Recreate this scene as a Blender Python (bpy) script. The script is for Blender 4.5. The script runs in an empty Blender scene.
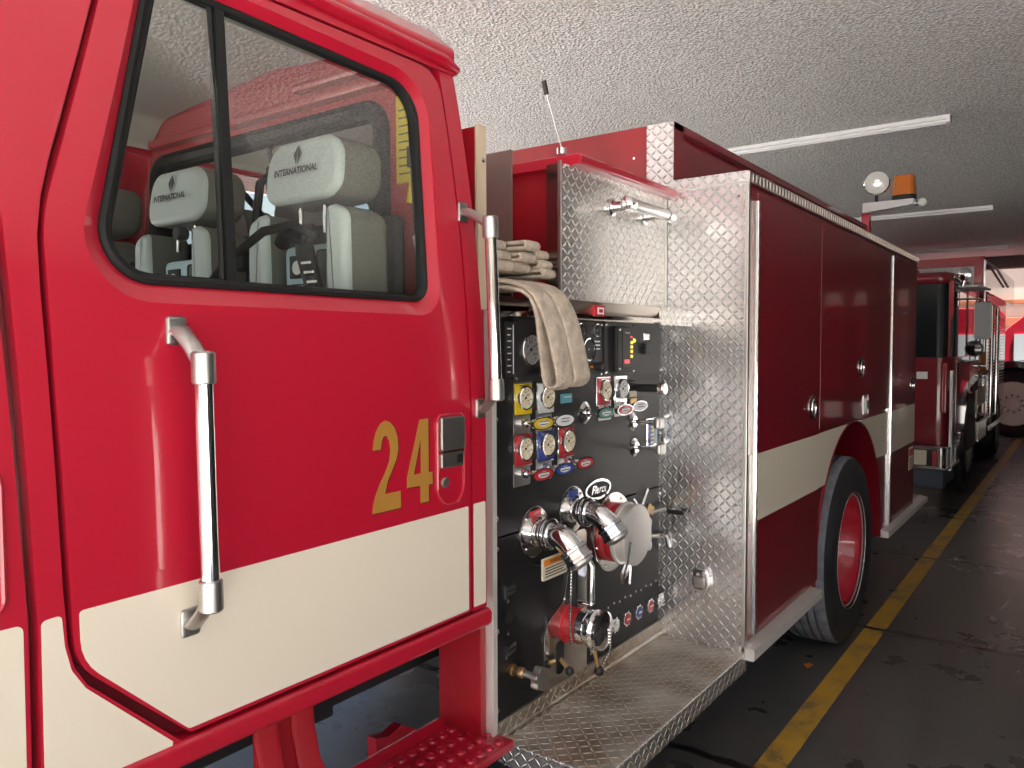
import bpy, bmesh, math, random
from mathutils import Vector, Matrix
random.seed(4)
S = bpy.context.scene
COL = S.collection
R = math.radians
V = Vector

# ------------------------------------------------------------------ materials
MATS = {}
def _nodes(name):
    m = bpy.data.materials.new(name); m.use_nodes = True
    nt = m.node_tree; b = nt.nodes['Principled BSDF']
    return m, nt, b
def mat(name, col, rough=.5, metal=0., coat=0., bump=0., bscale=40., var=0., vscale=6., emit=None, spec=.5, coatr=.04):
    m, nt, b = _nodes(name)
    N, L = nt.nodes, nt.links
    b.inputs['Base Color'].default_value = (*col, 1)
    b.inputs['Roughness'].default_value = rough
    b.inputs['Metallic'].default_value = metal
    b.inputs['Coat Weight'].default_value = coat
    b.inputs['Coat Roughness'].default_value = coatr
    b.inputs['Specular IOR Level'].default_value = spec
    if bump or var:
        tc = N.new('ShaderNodeTexCoord')
    if var:
        n = N.new('ShaderNodeTexNoise'); n.inputs['Scale'].default_value = vscale; n.inputs['Detail'].default_value = 5
        L.new(tc.outputs['Object'], n.inputs['Vector'])
        r = N.new('ShaderNodeMapRange'); r.inputs[1].default_value = .3; r.inputs[2].default_value = .7
        r.inputs[3].default_value = 1 - var; r.inputs[4].default_value = 1 + var
        L.new(n.outputs['Fac'], r.inputs[0])
        mx = N.new('ShaderNodeVectorMath'); mx.operation = 'SCALE'; mx.inputs[0].default_value = col
        L.new(r.outputs[0], mx.inputs['Scale']); L.new(mx.outputs[0], b.inputs['Base Color'])
    if bump:
        n2 = N.new('ShaderNodeTexNoise'); n2.inputs['Scale'].default_value = bscale; n2.inputs['Detail'].default_value = 3
        L.new(tc.outputs['Object'], n2.inputs['Vector'])
        bp = N.new('ShaderNodeBump'); bp.inputs['Strength'].default_value = bump; bp.inputs['Distance'].default_value = .01
        L.new(n2.outputs['Fac'], bp.inputs['Height']); L.new(bp.outputs[0], b.inputs['Normal'])
    if emit:
        b.inputs['Emission Color'].default_value = (*emit[0], 1); b.inputs['Emission Strength'].default_value = emit[1]
    MATS[name] = m
    return m

def math_node(nt, op, a, b=None, c=None):
    n = nt.nodes.new('ShaderNodeMath'); n.operation = op
    for i, x in enumerate((a, b, c)):
        if x is None: continue
        if isinstance(x, (int, float)): n.inputs[i].default_value = x
        else: nt.links.new(x, n.inputs[i])
    return n.outputs[0]

def plate_mat(name, ax, cell, col, rough, dirt=None, strength=1., metal=1.):
    """raised-lozenge tread plate; ax = the two object axes the sheet lies in"""
    m, nt, b = _nodes(name)
    N, L = nt.nodes, nt.links
    tc = N.new('ShaderNodeTexCoord'); sp = N.new('ShaderNodeSeparateXYZ'); L.new(tc.outputs['Object'], sp.inputs[0])
    M = lambda op, a, b=None, c=None: math_node(nt, op, a, b, c)
    u = M('DIVIDE', sp.outputs[ax[0]], cell); v = M('DIVIDE', sp.outputs[ax[1]], cell)
    iu = M('FLOOR', u); iv = M('FLOOR', v)
    fu = M('SUBTRACT', M('SUBTRACT', u, iu), .5); fv = M('SUBTRACT', M('SUBTRACT', v, iv), .5)
    par = M('FLOORED_MODULO', M('ADD', iu, iv), 2.)
    s = M('SUBTRACT', 1., M('MULTIPLY', par, 2.))
    a = M('ADD', fu, M('MULTIPLY', s, fv)); bb = M('SUBTRACT', fv, M('MULTIPLY', s, fu))
    d = M('ADD', M('POWER', M('DIVIDE', a, .82), 2.), M('POWER', M('DIVIDE', bb, .22), 2.))
    h = M('MAXIMUM', M('SUBTRACT', 1., d), 0.)
    h = M('POWER', h, .6)
    bp = N.new('ShaderNodeBump'); bp.inputs['Strength'].default_value = strength; bp.inputs['Distance'].default_value = cell*.26
    L.new(h, bp.inputs['Height']); L.new(bp.outputs[0], b.inputs['Normal'])
    b.inputs['Metallic'].default_value = metal; b.inputs['Roughness'].default_value = rough
    n = N.new('ShaderNodeTexNoise'); n.inputs['Scale'].default_value = 4.; n.inputs['Detail'].default_value = 6
    L.new(tc.outputs['Object'], n.inputs['Vector'])
    mx = N.new('ShaderNodeMix'); mx.data_type = 'RGBA'
    mx.inputs[6].default_value = (*col, 1); mx.inputs[7].default_value = (*(dirt or [c*.80 for c in col]), 1)
    r = N.new('ShaderNodeMapRange'); r.inputs[1].default_value = .35; r.inputs[2].default_value = .65
    L.new(n.outputs['Fac'], r.inputs[0])
    if dirt:   # wear: dirt sits between the lozenges, tops stay bright
        L.new(M('MULTIPLY', r.outputs[0], M('SUBTRACT', 1., M('MULTIPLY', h, .7))), mx.inputs[0])
    else:
        L.new(M('MULTIPLY', M('SUBTRACT', 1., h), .85), mx.inputs[0])
    L.new(mx.outputs[2], b.inputs['Base Color'])
    MATS[name] = m
    return m

def glass_mat(name, tint, refl=1.):
    m = bpy.data.materials.new(name); m.use_nodes = True
    nt = m.node_tree; N, L = nt.nodes, nt.links
    N.remove(N['Principled BSDF'])
    t = N.new('ShaderNodeBsdfTransparent'); t.inputs[0].default_value = (*tint, 1)
    g = N.new('ShaderNodeBsdfGlossy'); g.inputs['Roughness'].default_value = .015
    f = N.new('ShaderNodeFresnel'); f.inputs[0].default_value = 1.5
    k = math_node(nt, 'MULTIPLY', f.outputs[0], refl)
    mx = N.new('ShaderNodeMixShader'); L.new(k, mx.inputs[0]); L.new(t.outputs[0], mx.inputs[1]); L.new(g.outputs[0], mx.inputs[2])
    L.new(mx.outputs[0], N['Material Output'].inputs[0])
    MATS[name] = m
    return m

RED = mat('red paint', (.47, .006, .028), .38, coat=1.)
BODY = mat('deep red body paint and cab shade', (.20, .004, .014), .35, coat=1.)  # truck body's own deep red; on the engine cab it stands in for shade
REDD = mat('red frame paint', (.36, .006, .016), .4, coat=.5, var=.15)
CREAM = mat('cream paint', (.80, .725, .60), .35, coat=.6)
BLACKP = mat('black panel', (.011, .011, .012), .40, var=.2, vscale=3., spec=.32)
GREYP = mat('dark grey instrument panel', (.030, .030, .032), .45, spec=.3)
RUB = mat('black rubber', (.012, .012, .013), .55)
TYRE = mat('tyre rubber', (.022, .022, .024), .7, bump=.25, bscale=60, var=.2)
TREAD = mat('worn tyre tread', (.17, .18, .21), .8, var=.25, vscale=20)
CHROME = mat('chrome', (.86, .86, .87), .07, 1.)
ALU = mat('brushed aluminium', (.72, .71, .69), .3, 1.)
SATIN = mat('satin aluminium trim', (.80, .77, .73), .5, .5)
STEEL = mat('polished stainless', (.62, .59, .55), .13, 1.)
CAST = mat('cast metal', (.55, .54, .52), .38, 1.)
BRASS = mat('brass', (.55, .38, .18), .4, 1., var=.3, vscale=30)
WHITE = mat('white enamel', (.80, .81, .82), .4)
DIAL = mat('gauge face', (.78, .70, .50), .4)
DIALW = mat('white gauge face', (.75, .75, .74), .4)
YEL = mat('yellow plate', (.72, .52, .02), .35, coat=.5)
TAGR = mat('red plate', (.50, .02, .03), .35, coat=.5)
BLU = mat('blue plate', (.03, .06, .30), .35, coat=.5)
TEAL = mat('teal plate', (.10, .35, .42), .35)
GREENT = mat('green plate', (.05, .25, .22), .35)
INK = mat('ink', (.015, .015, .015), .5)
LETW = mat('white print', (.75, .75, .75), .5)
ORANGE = mat('orange print', (.80, .26, .02), .5)
LABELC = mat('cream label', (.72, .66, .52), .5)
GOLD = mat('gold leaf', (.60, .30, .06), .38, .35)
GOLDSH = mat('dark lettering edge', (.05, .006, .008), .4)
HOSE = mat('canvas hose', (.50, .42, .34), .9, bump=.6, bscale=90, var=.24, vscale=26)
VINYL = mat('grey vinyl', (.56, .63, .63), .5, bump=.12, bscale=120)
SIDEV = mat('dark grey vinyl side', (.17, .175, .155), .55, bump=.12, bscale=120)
DARKV = mat('dark vinyl', (.07, .07, .065), .6)
LINER = mat('grey headliner', (.52, .52, .48), .9)
TRIMD = mat('dark trim', (.014, .015, .015), .55, spec=.2)
INTRED = mat('cab inner red', (.50, .06, .07), .35, coat=.6)
PALEB = mat('pale blue plastic', (.45, .62, .68), .4)
SIGNY = mat('yellow notice', (.78, .62, .03), .5)
AMBER = mat('amber lens', (.62, .16, .01), .2, coat=1.)
LENS = mat('clear lamp lens', (.78, .80, .78), .12, coat=1.)
LEDY = mat('lit yellow digits', (.6, .5, .05), .4, emit=((1., .75, .1), .5))
LEDR = mat('lit red digits', (.6, .05, .05), .4, emit=((1., .08, .12), .45))
FRAME = mat('chassis black', (.02, .021, .024), .6)
SKYB = mat('blue grey chassis', (.06, .08, .11), .6)
CONCW = mat('painted masonry', (.42, .41, .39), .9, bump=.3, bscale=30, var=.08)
PINK = mat('sunlit pink render', (.42, .20, .17), .9, var=.06)
FACADE = mat('sunlit pale render', (.46, .38, .33), .9, var=.05)
ORB = mat('terracotta band', (.36, .12, .06), .9)
BLKG = mat('glossy black', (.012, .012, .013), .15, coat=1.)
PL_YZ = plate_mat('tread plate facing along', (1, 2), .027, (.97, .97, .98), .26, metal=.9)
PL_XZ = plate_mat('tread plate facing across', (0, 2), .027, (.96, .94, .90), .26, metal=.88)
PL_XY = plate_mat('tread plate underfoot', (0, 1), .028, (.78, .73, .66), .36, dirt=(.40, .32, .24), metal=.8)
PL_XZD = plate_mat('worn tread plate', (0, 2), .027, (.66, .60, .52), .3, dirt=(.38, .30, .22))
GL_CAB = glass_mat('cab window glass', (.92, .95, .90), .28)
WSD = mat('dark windscreen', (.012, .018, .020), .22, spec=.25)
GL_DK = glass_mat('dark tinted glass', (.10, .13, .15), 1.2)
GL_WIN = glass_mat('dimmed window glass', (.38, .36, .36), 1.)  # tint dims the daylight in these panes and their reflections
GL_CLR = glass_mat('clear glass', (.88, .92, .90), 1.)

def ceiling_mat():
    m, nt, b = _nodes('rough sprayed ceiling'); N, L = nt.nodes, nt.links
    tc = N.new('ShaderNodeTexCoord')
    v = N.new('ShaderNodeTexNoise'); v.inputs['Scale'].default_value = 46; v.inputs['Detail'].default_value = 4; v.inputs['Roughness'].default_value = .6
    w = N.new('ShaderNodeTexVoronoi'); w.inputs['Scale'].default_value = 60
    L.new(tc.outputs['Object'], v.inputs['Vector']); L.new(tc.outputs['Object'], w.inputs['Vector'])
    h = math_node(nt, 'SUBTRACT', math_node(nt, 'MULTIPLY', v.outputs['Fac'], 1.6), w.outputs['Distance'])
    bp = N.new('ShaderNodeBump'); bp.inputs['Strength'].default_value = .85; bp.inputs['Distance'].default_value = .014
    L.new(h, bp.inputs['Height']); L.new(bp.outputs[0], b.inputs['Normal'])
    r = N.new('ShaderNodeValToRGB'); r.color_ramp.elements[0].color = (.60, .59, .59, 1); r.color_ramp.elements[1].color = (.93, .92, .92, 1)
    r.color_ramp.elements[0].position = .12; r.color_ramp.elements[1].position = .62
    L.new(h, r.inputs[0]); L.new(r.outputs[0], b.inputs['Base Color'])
    b.inputs['Roughness'].default_value = .95; b.inputs['Specular IOR Level'].default_value = .1
    return m

def floor_mat():
    m, nt, b = _nodes('worn sealed concrete'); N, L = nt.nodes, nt.links
    M = lambda op, a, b=None, c=None: math_node(nt, op, a, b, c)
    tc = N.new('ShaderNodeTexCoord'); sp = N.new('ShaderNodeSeparateXYZ'); L.new(tc.outputs['Object'], sp.inputs[0])
    X, Y = sp.outputs[0], sp.outputs[1]
    def noise(sc, det=5, ro=.55):
        n = N.new('ShaderNodeTexNoise'); n.inputs['Scale'].default_value = sc; n.inputs['Detail'].default_value = det; n.inputs['Roughness'].default_value = ro
        L.new(tc.outputs['Object'], n.inputs['Vector']); return n.outputs['Fac']
    big, mid, fine = noise(.8), noise(5), noise(45, 3)
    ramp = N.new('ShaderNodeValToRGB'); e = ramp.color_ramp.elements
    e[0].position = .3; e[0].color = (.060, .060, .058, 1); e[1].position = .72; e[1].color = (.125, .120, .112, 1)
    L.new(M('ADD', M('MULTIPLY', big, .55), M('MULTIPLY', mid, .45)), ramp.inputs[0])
    # painted yellow lane line
    wob = M('MULTIPLY', M('SUBTRACT', mid, .5), .012)
    dy = M('ABSOLUTE', M('ADD', M('SUBTRACT', Y, 1.055), wob))
    inside = M('LESS_THAN', dy, .058)
    worn = M('GREATER_THAN', M('ADD', M('MULTIPLY', mid, .7), M('MULTIPLY', fine, .3)), .43)
    patch = N.new('ShaderNodeMapRange'); patch.inputs[1].default_value = .34; patch.inputs[2].default_value = .60; patch.inputs[3].default_value = .6; patch.inputs[4].default_value = 1.
    L.new(mid, patch.inputs[0])
    line = M('MULTIPLY', M('MULTIPLY', inside, patch.outputs[0]), M('ADD', .55, M('MULTIPLY', worn, .45)))
    # expansion joints across the bay
    joints = None
    jw = M('MULTIPLY', M('SUBTRACT', noise(9), .5), .05)
    for x in (-1.2, 1.1, 3.22, 5.32, 7.38, 9.25, 11.02, 13.02, 15.1):
        d = M('ABSOLUTE', M('ADD', M('SUBTRACT', X, x), jw))
        j = M('LESS_THAN', d, .024)
        joints = j if joints is None else M('MAXIMUM', joints, j)
    line = M('MULTIPLY', line, M('SUBTRACT', 1., joints))
    mx = N.new('ShaderNodeMix'); mx.data_type = 'RGBA'; L.new(line, mx.inputs[0]); L.new(ramp.outputs[0], mx.inputs[6]); mx.inputs[7].default_value = (.64, .36, .04, 1)
    m2 = N.new('ShaderNodeMix'); m2.data_type = 'RGBA'; L.new(M('MULTIPLY', joints, .92), m2.inputs[0]); L.new(mx.outputs[2], m2.inputs[6]); m2.inputs[7].default_value = (.010, .009, .008, 1)
    L.new(m2.outputs[2], b.inputs['Base Color'])
    rr = N.new('ShaderNodeMapRange'); rr.inputs[1].default_value = .3; rr.inputs[2].default_value = .7; rr.inputs[3].default_value = .20; rr.inputs[4].default_value = .40
    L.new(M('ADD', M('MULTIPLY', big, .6), M('MULTIPLY', mid, .4)), rr.inputs[0])
    L.new(M('ADD', rr.outputs[0], M('MULTIPLY', line, .15)), b.inputs['Roughness'])
    bp = N.new('ShaderNodeBump'); bp.inputs['Strength'].default_value = .14; bp.inputs['Distance'].default_value = .004
    L.new(M('SUBTRACT', M('ADD', M('MULTIPLY', mid, 1.), M('MULTIPLY', fine, .35)), M('MULTIPLY', joints, 2.)), bp.inputs['Height'])
    L.new(bp.outputs[0], b.inputs['Normal'])
    b.inputs['Specular IOR Level'].default_value = .5
    return m
CEIL = ceiling_mat(); FLOOR = floor_mat()
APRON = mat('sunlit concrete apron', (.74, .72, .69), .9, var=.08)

# ------------------------------------------------------------------ mesh builder
OFF = V((0, 0, 0))
def frame_for(d):
    d = V(d).normalized()
    a = V((0, 0, 1)) if abs(d.z) < .9 else V((1, 0, 0))
    x = a.cross(d).normalized(); y = d.cross(x).normalized()
    return x, y, d

class MB:
    def __init__(self): self.bm = bmesh.new(); self.mats = []
    def mi(self, m):
        if m not in self.mats: self.mats.append(m)
        return self.mats.index(m)
    def _tag(self, faces, m):
        i = self.mi(m)
        for f in faces: f.material_index = i
    def box(self, x0, x1, y0, y1, z0, z1, m, bev=0., seg=2, mtx=None):
        b2 = bmesh.new(); bmesh.ops.create_cube(b2, size=1)
        for v in b2.verts:
            v.co = V(((x0+x1)/2 + v.co.x*(x1-x0), (y0+y1)/2 + v.co.y*(y1-y0), (z0+z1)/2 + v.co.z*(z1-z0)))
        if bev: bmesh.ops.bevel(b2, geom=b2.edges[:], offset=bev, segments=seg, affect='EDGES', profile=.5)
        self.merge(b2, m, mtx); return self
    def merge(self, b2, m, mtx=None):
        i = self.mi(m); mp = {}
        for v in b2.verts: mp[v] = self.bm.verts.new(mtx @ v.co if mtx else v.co)
        for f in b2.faces:
            try: nf = self.bm.faces.new([mp[v] for v in f.verts]); nf.material_index = i
            except ValueError: pass
        b2.free()
    def prism(self, poly, a, b, m, axis='Y', bev=0.):
        """2-D outline swept from a to b along axis: Y takes (x,z), X takes (y,z), Z takes (x,y)"""
        f3 = {'Y': lambda p, t: (p[0], t, p[1]), 'X': lambda p, t: (t, p[0], p[1]), 'Z': lambda p, t: (p[0], p[1], t)}[axis]
        b2 = bmesh.new()
        A = [b2.verts.new(f3(p, a)) for p in poly]; B = [b2.verts.new(f3(p, b)) for p in poly]
        n = len(poly)
        b2.faces.new(A); b2.faces.new(B[::-1])
        for i in range(n): b2.faces.new((A[i], B[i], B[(i+1) % n], A[(i+1) % n]))
        if bev:
            bmesh.ops.recalc_face_normals(b2, faces=b2.faces[:])
            es = [e for e in b2.edges if len(e.link_faces) == 2 and e.calc_face_angle(0) > .6]
            bmesh.ops.bevel(b2, geom=es, offset=bev, segments=2, affect='EDGES', profile=.5)
        self.merge(b2, m); return self
    def lathe(self, o, d, prof, m, seg=28, cap=True):
        """profile of (radius, distance along d)"""
        x, y, d = frame_for(d); o = V(o); rings = []
        for r, t in prof:
            if r < 1e-6: rings.append([self.bm.verts.new(o + d*t)])
            else: rings.append([self.bm.verts.new(o + d*t + (x*math.cos(2*math.pi*k/seg) + y*math.sin(2*math.pi*k/seg))*r) for k in range(seg)])
        fs = []
        for A, B in zip(rings, rings[1:]):
            for k in range(seg):
                k2 = (k+1) % seg
                vs = [A[k % len(A)], A[k2 % len(A)], B[k2 % len(B)], B[k % len(B)]]
                u = []
                for v in vs:
                    if v not in u: u.append(v)
                if len(u) > 2: fs.append(self.bm.faces.new(u))
        if cap:
            for rg in (rings[0], rings[-1]):
                if len(rg) > 2: fs.append(self.bm.faces.new(rg))
        self._tag(fs, m); return self
    def cyl(self, p0, p1, r, m, r1=None, seg=20):
        p0, p1 = V(p0), V(p1)
        return self.lathe(p0, p1-p0, [(r, 0), (r if r1 is None else r1, (p1-p0).length)], m, seg)
    def ball(self, c, r, m, seg=16, sc=(1, 1, 1)):
        b2 = bmesh.new(); bmesh.ops.create_uvsphere(b2, u_segments=seg, v_segments=seg*2//3, radius=r)
        for v in b2.verts: v.co = V((v.co.x*sc[0], v.co.y*sc[1], v.co.z*sc[2])) + V(c)
        self.merge(b2, m); return self
    def sweep(self, pts, sec, m, side=None, closed=False, scales=None):
        """section points (a along side, b along normal) carried along a path"""
        pts = [V(p) for p in pts]; n = len(pts); rings = []; px = None
        for i, p in enumerate(pts):
            if closed: t = pts[(i+1) % n] - pts[i-1]
            else: t = pts[min(i+1, n-1)] - pts[max(i-1, 0)]
            t.normalize()
            if side is not None: sx = V(side); sx = (sx - t*sx.dot(t)).normalized()
            elif px is None: sx = frame_for(t)[0]
            else: sx = (px - t*px.dot(t)).normalized()
            px = sx; sy = t.cross(sx).normalized(); k = scales[i] if scales else 1.
            rings.append([self.bm.verts.new(p + sx*a*k + sy*b*k) for a, b in sec])
        q = len(sec); fs = []
        for i in range(n if closed else n-1):
            A, B = rings[i], rings[(i+1) % n]
            for k in range(q): fs.append(self.bm.faces.new((A[k], A[(k+1) % q], B[(k+1) % q], B[k])))
        if not closed: fs += [self.bm.faces.new(rings[0][::-1]), self.bm.faces.new(rings[-1])]
        self._tag(fs, m); return self
    def tube(self, pts, r, m, seg=12, closed=False, scales=None):
        return self.sweep(pts, [(r*math.cos(2*math.pi*k/seg), r*math.sin(2*math.pi*k/seg)) for k in range(seg)], m, closed=closed, scales=scales)
    def strap(self, pts, w, t, m, side=(1, 0, 0)):
        sec = []
        for k in range(14):
            a = 2*math.pi*k/14; c, s = math.cos(a), math.sin(a)
            sec.append((w/2*math.copysign(abs(c)**.5, c), t/2*math.copysign(abs(s)**.7, s)))
        return self.sweep(pts, sec, m, side=side)
    def text(self, s, o, xd, yd, h, m, depth=.001, align='CENTER', shear=0., sx=1., bold=0.):
        cu = bpy.data.curves.new('t', 'FONT'); cu.body = s; cu.size = h; cu.align_x = align; cu.align_y = 'CENTER'; cu.shear = shear; cu.resolution_u = 3; cu.offset = bold
        ob = bpy.data.objects.new('t', cu); COL.objects.link(ob)
        bpy.context.view_layer.update()
        me = bpy.data.meshes.new_from_object(ob.evaluated_get(bpy.context.evaluated_depsgraph_get()))
        xd, yd, o = V(xd).normalized(), V(yd).normalized(), V(o); zd = xd.cross(yd)
        b2 = bmesh.new(); b2.from_mesh(me)
        for v in b2.verts: v.co = o + xd*v.co.x*sx + yd*v.co.y + zd*depth
        self.merge(b2, m)
        bpy.data.objects.remove(ob); bpy.data.curves.remove(cu); bpy.data.meshes.remove(me)
        return self
    def flat(self, pts, m):
        f = self.bm.faces.new([self.bm.verts.new(p) for p in pts]); self._tag([f], m); return self
    def build(self, name, parent=None, smooth=40, recalc=True, loc=None):
        bm = self.bm
        if recalc: bmesh.ops.recalc_face_normals(bm, faces=bm.faces[:])
        off = V(loc) if loc is not None else OFF
        bmesh.ops.translate(bm, verts=bm.verts[:], vec=-off)
        me = bpy.data.meshes.new(name); bm.to_mesh(me); bm.free()
        for m in self.mats: me.materials.append(m)
        if smooth:
            me.polygons.foreach_set('use_smooth', [True]*len(me.polygons))
            me.set_sharp_from_angle(angle=R(smooth))
        ob = bpy.data.objects.new(name, me); COL.objects.link(ob)
        if smooth and len(me.polygons) > 8:
            wn = ob.modifiers.new('weighted normals', 'WEIGHTED_NORMAL'); wn.keep_sharp = True; wn.weight = 100
        if parent is not None: ob.parent = parent
        else: ob.location = off
        return ob

def thing(name, label, cat, loc, group=None):
    global OFF
    OFF = V(loc)
    o = bpy.data.objects.new(name, None); COL.objects.link(o); o.location = loc; o.empty_display_size = .2
    o['label'] = label; o['category'] = cat
    if group: o['group'] = group
    return o
def tag(o, label, cat, group=None):
    o['label'] = label; o['category'] = cat
    if group: o['group'] = group
    return o
def struct(o): o['kind'] = 'structure'; return o

def rpoly(pts, seg=6):
    """[(x, z, radius)] -> outline with rounded corners"""
    out = []; n = len(pts)
    for i in range(n):
        p = V(pts[i][:2]); a = V(pts[i-1][:2]); b = V(pts[(i+1) % n][:2]); r = pts[i][2]
        if r <= 0: out.append((p.x, p.y)); continue
        u = (a-p).normalized(); w = (b-p).normalized(); ang = u.angle(w)
        d = r/math.tan(ang/2); c = p + (u+w).normalized()*(r/math.sin(ang/2))
        s = p+u*d-c; e = p+w*d-c
        a0 = math.atan2(s.y, s.x); a1 = math.atan2(e.y, e.x)
        da = (a1-a0+math.pi) % (2*math.pi)-math.pi
        for k in range(seg+1):
            t = a0+da*k/seg; out.append((c.x+r*math.cos(t), c.y+r*math.sin(t)))
    return out

YC0 = 1.42
def yc(z): return YC0 + (.10*(z-1.5)**2 if z > 1.5 else 0.)
def skin(mb, outer, holes, m, yo=0., rim=.03, fy=yc):
    """sheet that follows the cab's leaning side, with window holes and returned edges"""
    b2 = bmesh.new(); es = []; loops = []
    for lp in [outer]+holes:
        vs = [b2.verts.new((p[0], 0, p[1])) for p in lp]; loops.append(vs)
        es += [b2.edges.new((vs[i], vs[(i+1) % len(vs)])) for i in range(len(vs))]
    bmesh.ops.triangle_fill(b2, use_beauty=True, use_dissolve=False, edges=es)
    z = 1.55
    while z < 2.75:
        bmesh.ops.bisect_plane(b2, geom=b2.verts[:]+b2.edges[:]+b2.faces[:], plane_co=(0, 0, z), plane_no=(0, 0, 1)); z += .06
    bmesh.ops.recalc_face_normals(b2, faces=b2.faces[:])
    if b2.faces and b2.faces[0].normal.y > 0: bmesh.ops.reverse_faces(b2, faces=b2.faces[:])
    for v in b2.verts: v.co.y = fy(v.co.z)+yo
    if rim:
        r = bmesh.ops.extrude_edge_only(b2, edges=[e for e in b2.edges if len(e.link_faces) == 1])
        for v in r['geom']:
            if isinstance(v, bmesh.types.BMVert): v.co.y += rim
    mb.merge(b2, m); return mb
def ring3(lp, yo, fy=yc): return [(p[0], fy(p[1])+yo, p[1]) for p in lp]
def bridge(mb, A, B, m):
    a = [mb.bm.verts.new(p) for p in A]; b = [mb.bm.verts.new(p) for p in B]; n = len(a)
    mb._tag([mb.bm.faces.new((a[i], a[(i+1) % n], b[(i+1) % n], b[i])) for i in range(n)], m); return mb

# ================================================================== SETTING
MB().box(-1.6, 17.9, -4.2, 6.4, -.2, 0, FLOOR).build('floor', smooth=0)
struct(bpy.data.objects['floor'])
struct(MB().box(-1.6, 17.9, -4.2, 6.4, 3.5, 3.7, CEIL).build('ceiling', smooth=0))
# front (behind the viewer) and rear openings: header and end piers
mb = MB(); mb.box(-1.9, -1.6, -4.4, 6.6, 3.45, 3.9, CONCW)
mb.box(-1.9, -1.6, -4.4, -4.0, -.2, 3.45, CONCW).box(-1.9, -1.6, 6.2, 6.6, -.2, 3.45, CONCW)
struct(mb.build('wall_front', smooth=0))
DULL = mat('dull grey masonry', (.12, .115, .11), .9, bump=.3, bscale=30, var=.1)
mb = MB(); mb.box(17.9, 18.2, -4.4, 6.6, 3.28, 3.9, DULL)
y0_ = -4.4; rear_windows = [(-2.47, -2.0), (-1.84, -1.53), (-.98, -.74)]
for a, b in rear_windows:
    mb.box(17.9, 18.2, y0_, a, -.2, 3.28, DULL); mb.box(17.9, 18.2, a, b, -.2, .1, DULL); mb.box(17.9, 18.2, a, b, 3.0, 3.28, DULL); y0_ = b
mb.box(17.9, 18.2, y0_, .3, -.2, 3.28, DULL); mb.box(17.9, 18.2, 3.6, 6.6, -.2, 3.28, DULL)
struct(mb.build('wall_rear', smooth=0))
for i, (a, b) in enumerate(rear_windows):
    mb = MB(); t = .05
    for u0, u1 in ((a-t, a+.02), (b-.02, b+t)): mb.box(17.86, 18.0, u0, u1, .05, 3.05, REDD)
    for w0, w1, mm in ((.05, .14, REDD), (2.97, 3.05, REDD), (1.66, 1.80, REDD), (2.42, 2.47, WHITE)): mb.box(17.87, 18.0, a, b, w0, w1, mm)
    mb.box(17.95, 17.96, a, b, .1, 3.0, GL_WIN); struct(mb.build('window_%d' % (20+i), smooth=0))
def side_wall(name, y0, y1, wins, wm=CONCW):
    mb = MB(); xs = sorted(wins); x = -1.9
    if y0 < 0: mb.box(-1.9, .5, y0, y1, 3.45, 3.9, wm); x = .5
    else: mb.box(-1.9, 6.4, y0, y1, 3.3, 3.9, wm); x = 6.4
    for a, b in xs:
        mb.box(x, a, y0, y1, -.2, 3.9, wm); mb.box(a, b, y0, y1, -.2, .95, wm); mb.box(a, b, y0, y1, 2.75, 3.9, wm); x = b
    mb.box(x, 18.2, y0, y1, -.2, 3.9, wm)
    struct(mb.build(name, smooth=0))
wr = [(9.0, 10.0), (10.6, 11.6), (14.2, 15.2)]
wl = [(8.0, 9.6), (11, 12.6)]
side_wall('wall_right', -4.4, -4.2, wr, DULL)
side_wall('wall_left', 6.4, 6.6, wl)
k = 0
for y0, y1, ws in ((-4.38, -4.22, wr), (6.42, 6.58, wl)):
    for a, b in ws:
        k += 1; mb = MB(); t = .07
        for u0, u1 in ((a, a+t), (b-t, b), ((a+b)/2-t/2, (a+b)/2+t/2)): mb.box(u0, u1, y0, y1, .95, 2.75, REDD)
        for w0, w1 in ((.95, 1.02), (2.68, 2.75), (1.82, 1.88)): mb.box(a, b, y0, y1, w0, w1, REDD)
        mb.box(a, b, (y0+y1)/2-.004, (y0+y1)/2+.004, .95, 2.75, GL_WIN if y0 < 0 else GL_CLR)
        struct(mb.build('window_%d' % k, smooth=0))
# ground outside, both ends
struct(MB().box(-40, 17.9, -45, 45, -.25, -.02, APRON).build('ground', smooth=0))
struct(MB().box(17.9, 60, -45, 45, -.25, -.015, mat('grey yard asphalt', (.16, .155, .15), .9, var=.1)).build('ground_rear', smooth=0))

# ================================================================== FIRE TRUCK (unit 24)
T = thing('fire_truck', 'red and cream fire truck with gold number 24 on its cab door', 'fire truck', (3.3, 2.36, 0))
CY = 2.36
# ---- cab shell
GAP = .010
door_out = rpoly([(.858, 1.022, .015), (.645, 1.226, .11), (.640, 1.36, .3), (.627, 1.70, .3), (.622, 2.005, .35), (.806, 2.575, .03), (1.739, 2.575, .07), (1.739, 1.022, .012)], 6)
win_c = [(.706, 1.912, .085), (1.588, 1.912, .045), (1.634, 2.495, .085), (.875, 2.525, .05)]
win_in = rpoly(win_c, 8)
win_out = rpoly([(.648, 1.868, .12), (1.628, 1.868, .08), (1.674, 2.535, .115), (.862, 2.562, .05)], 8)
mb = MB(); skin(mb, door_out, [win_out], RED, 0, .03)
bridge(mb, ring3(win_out, 0), ring3(win_in, .022), RED)
bridge(mb, ring3(win_in, .022), ring3(win_in, .045), TRIMD)
door = mb.build('cab_door', T, smooth=50)
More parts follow.
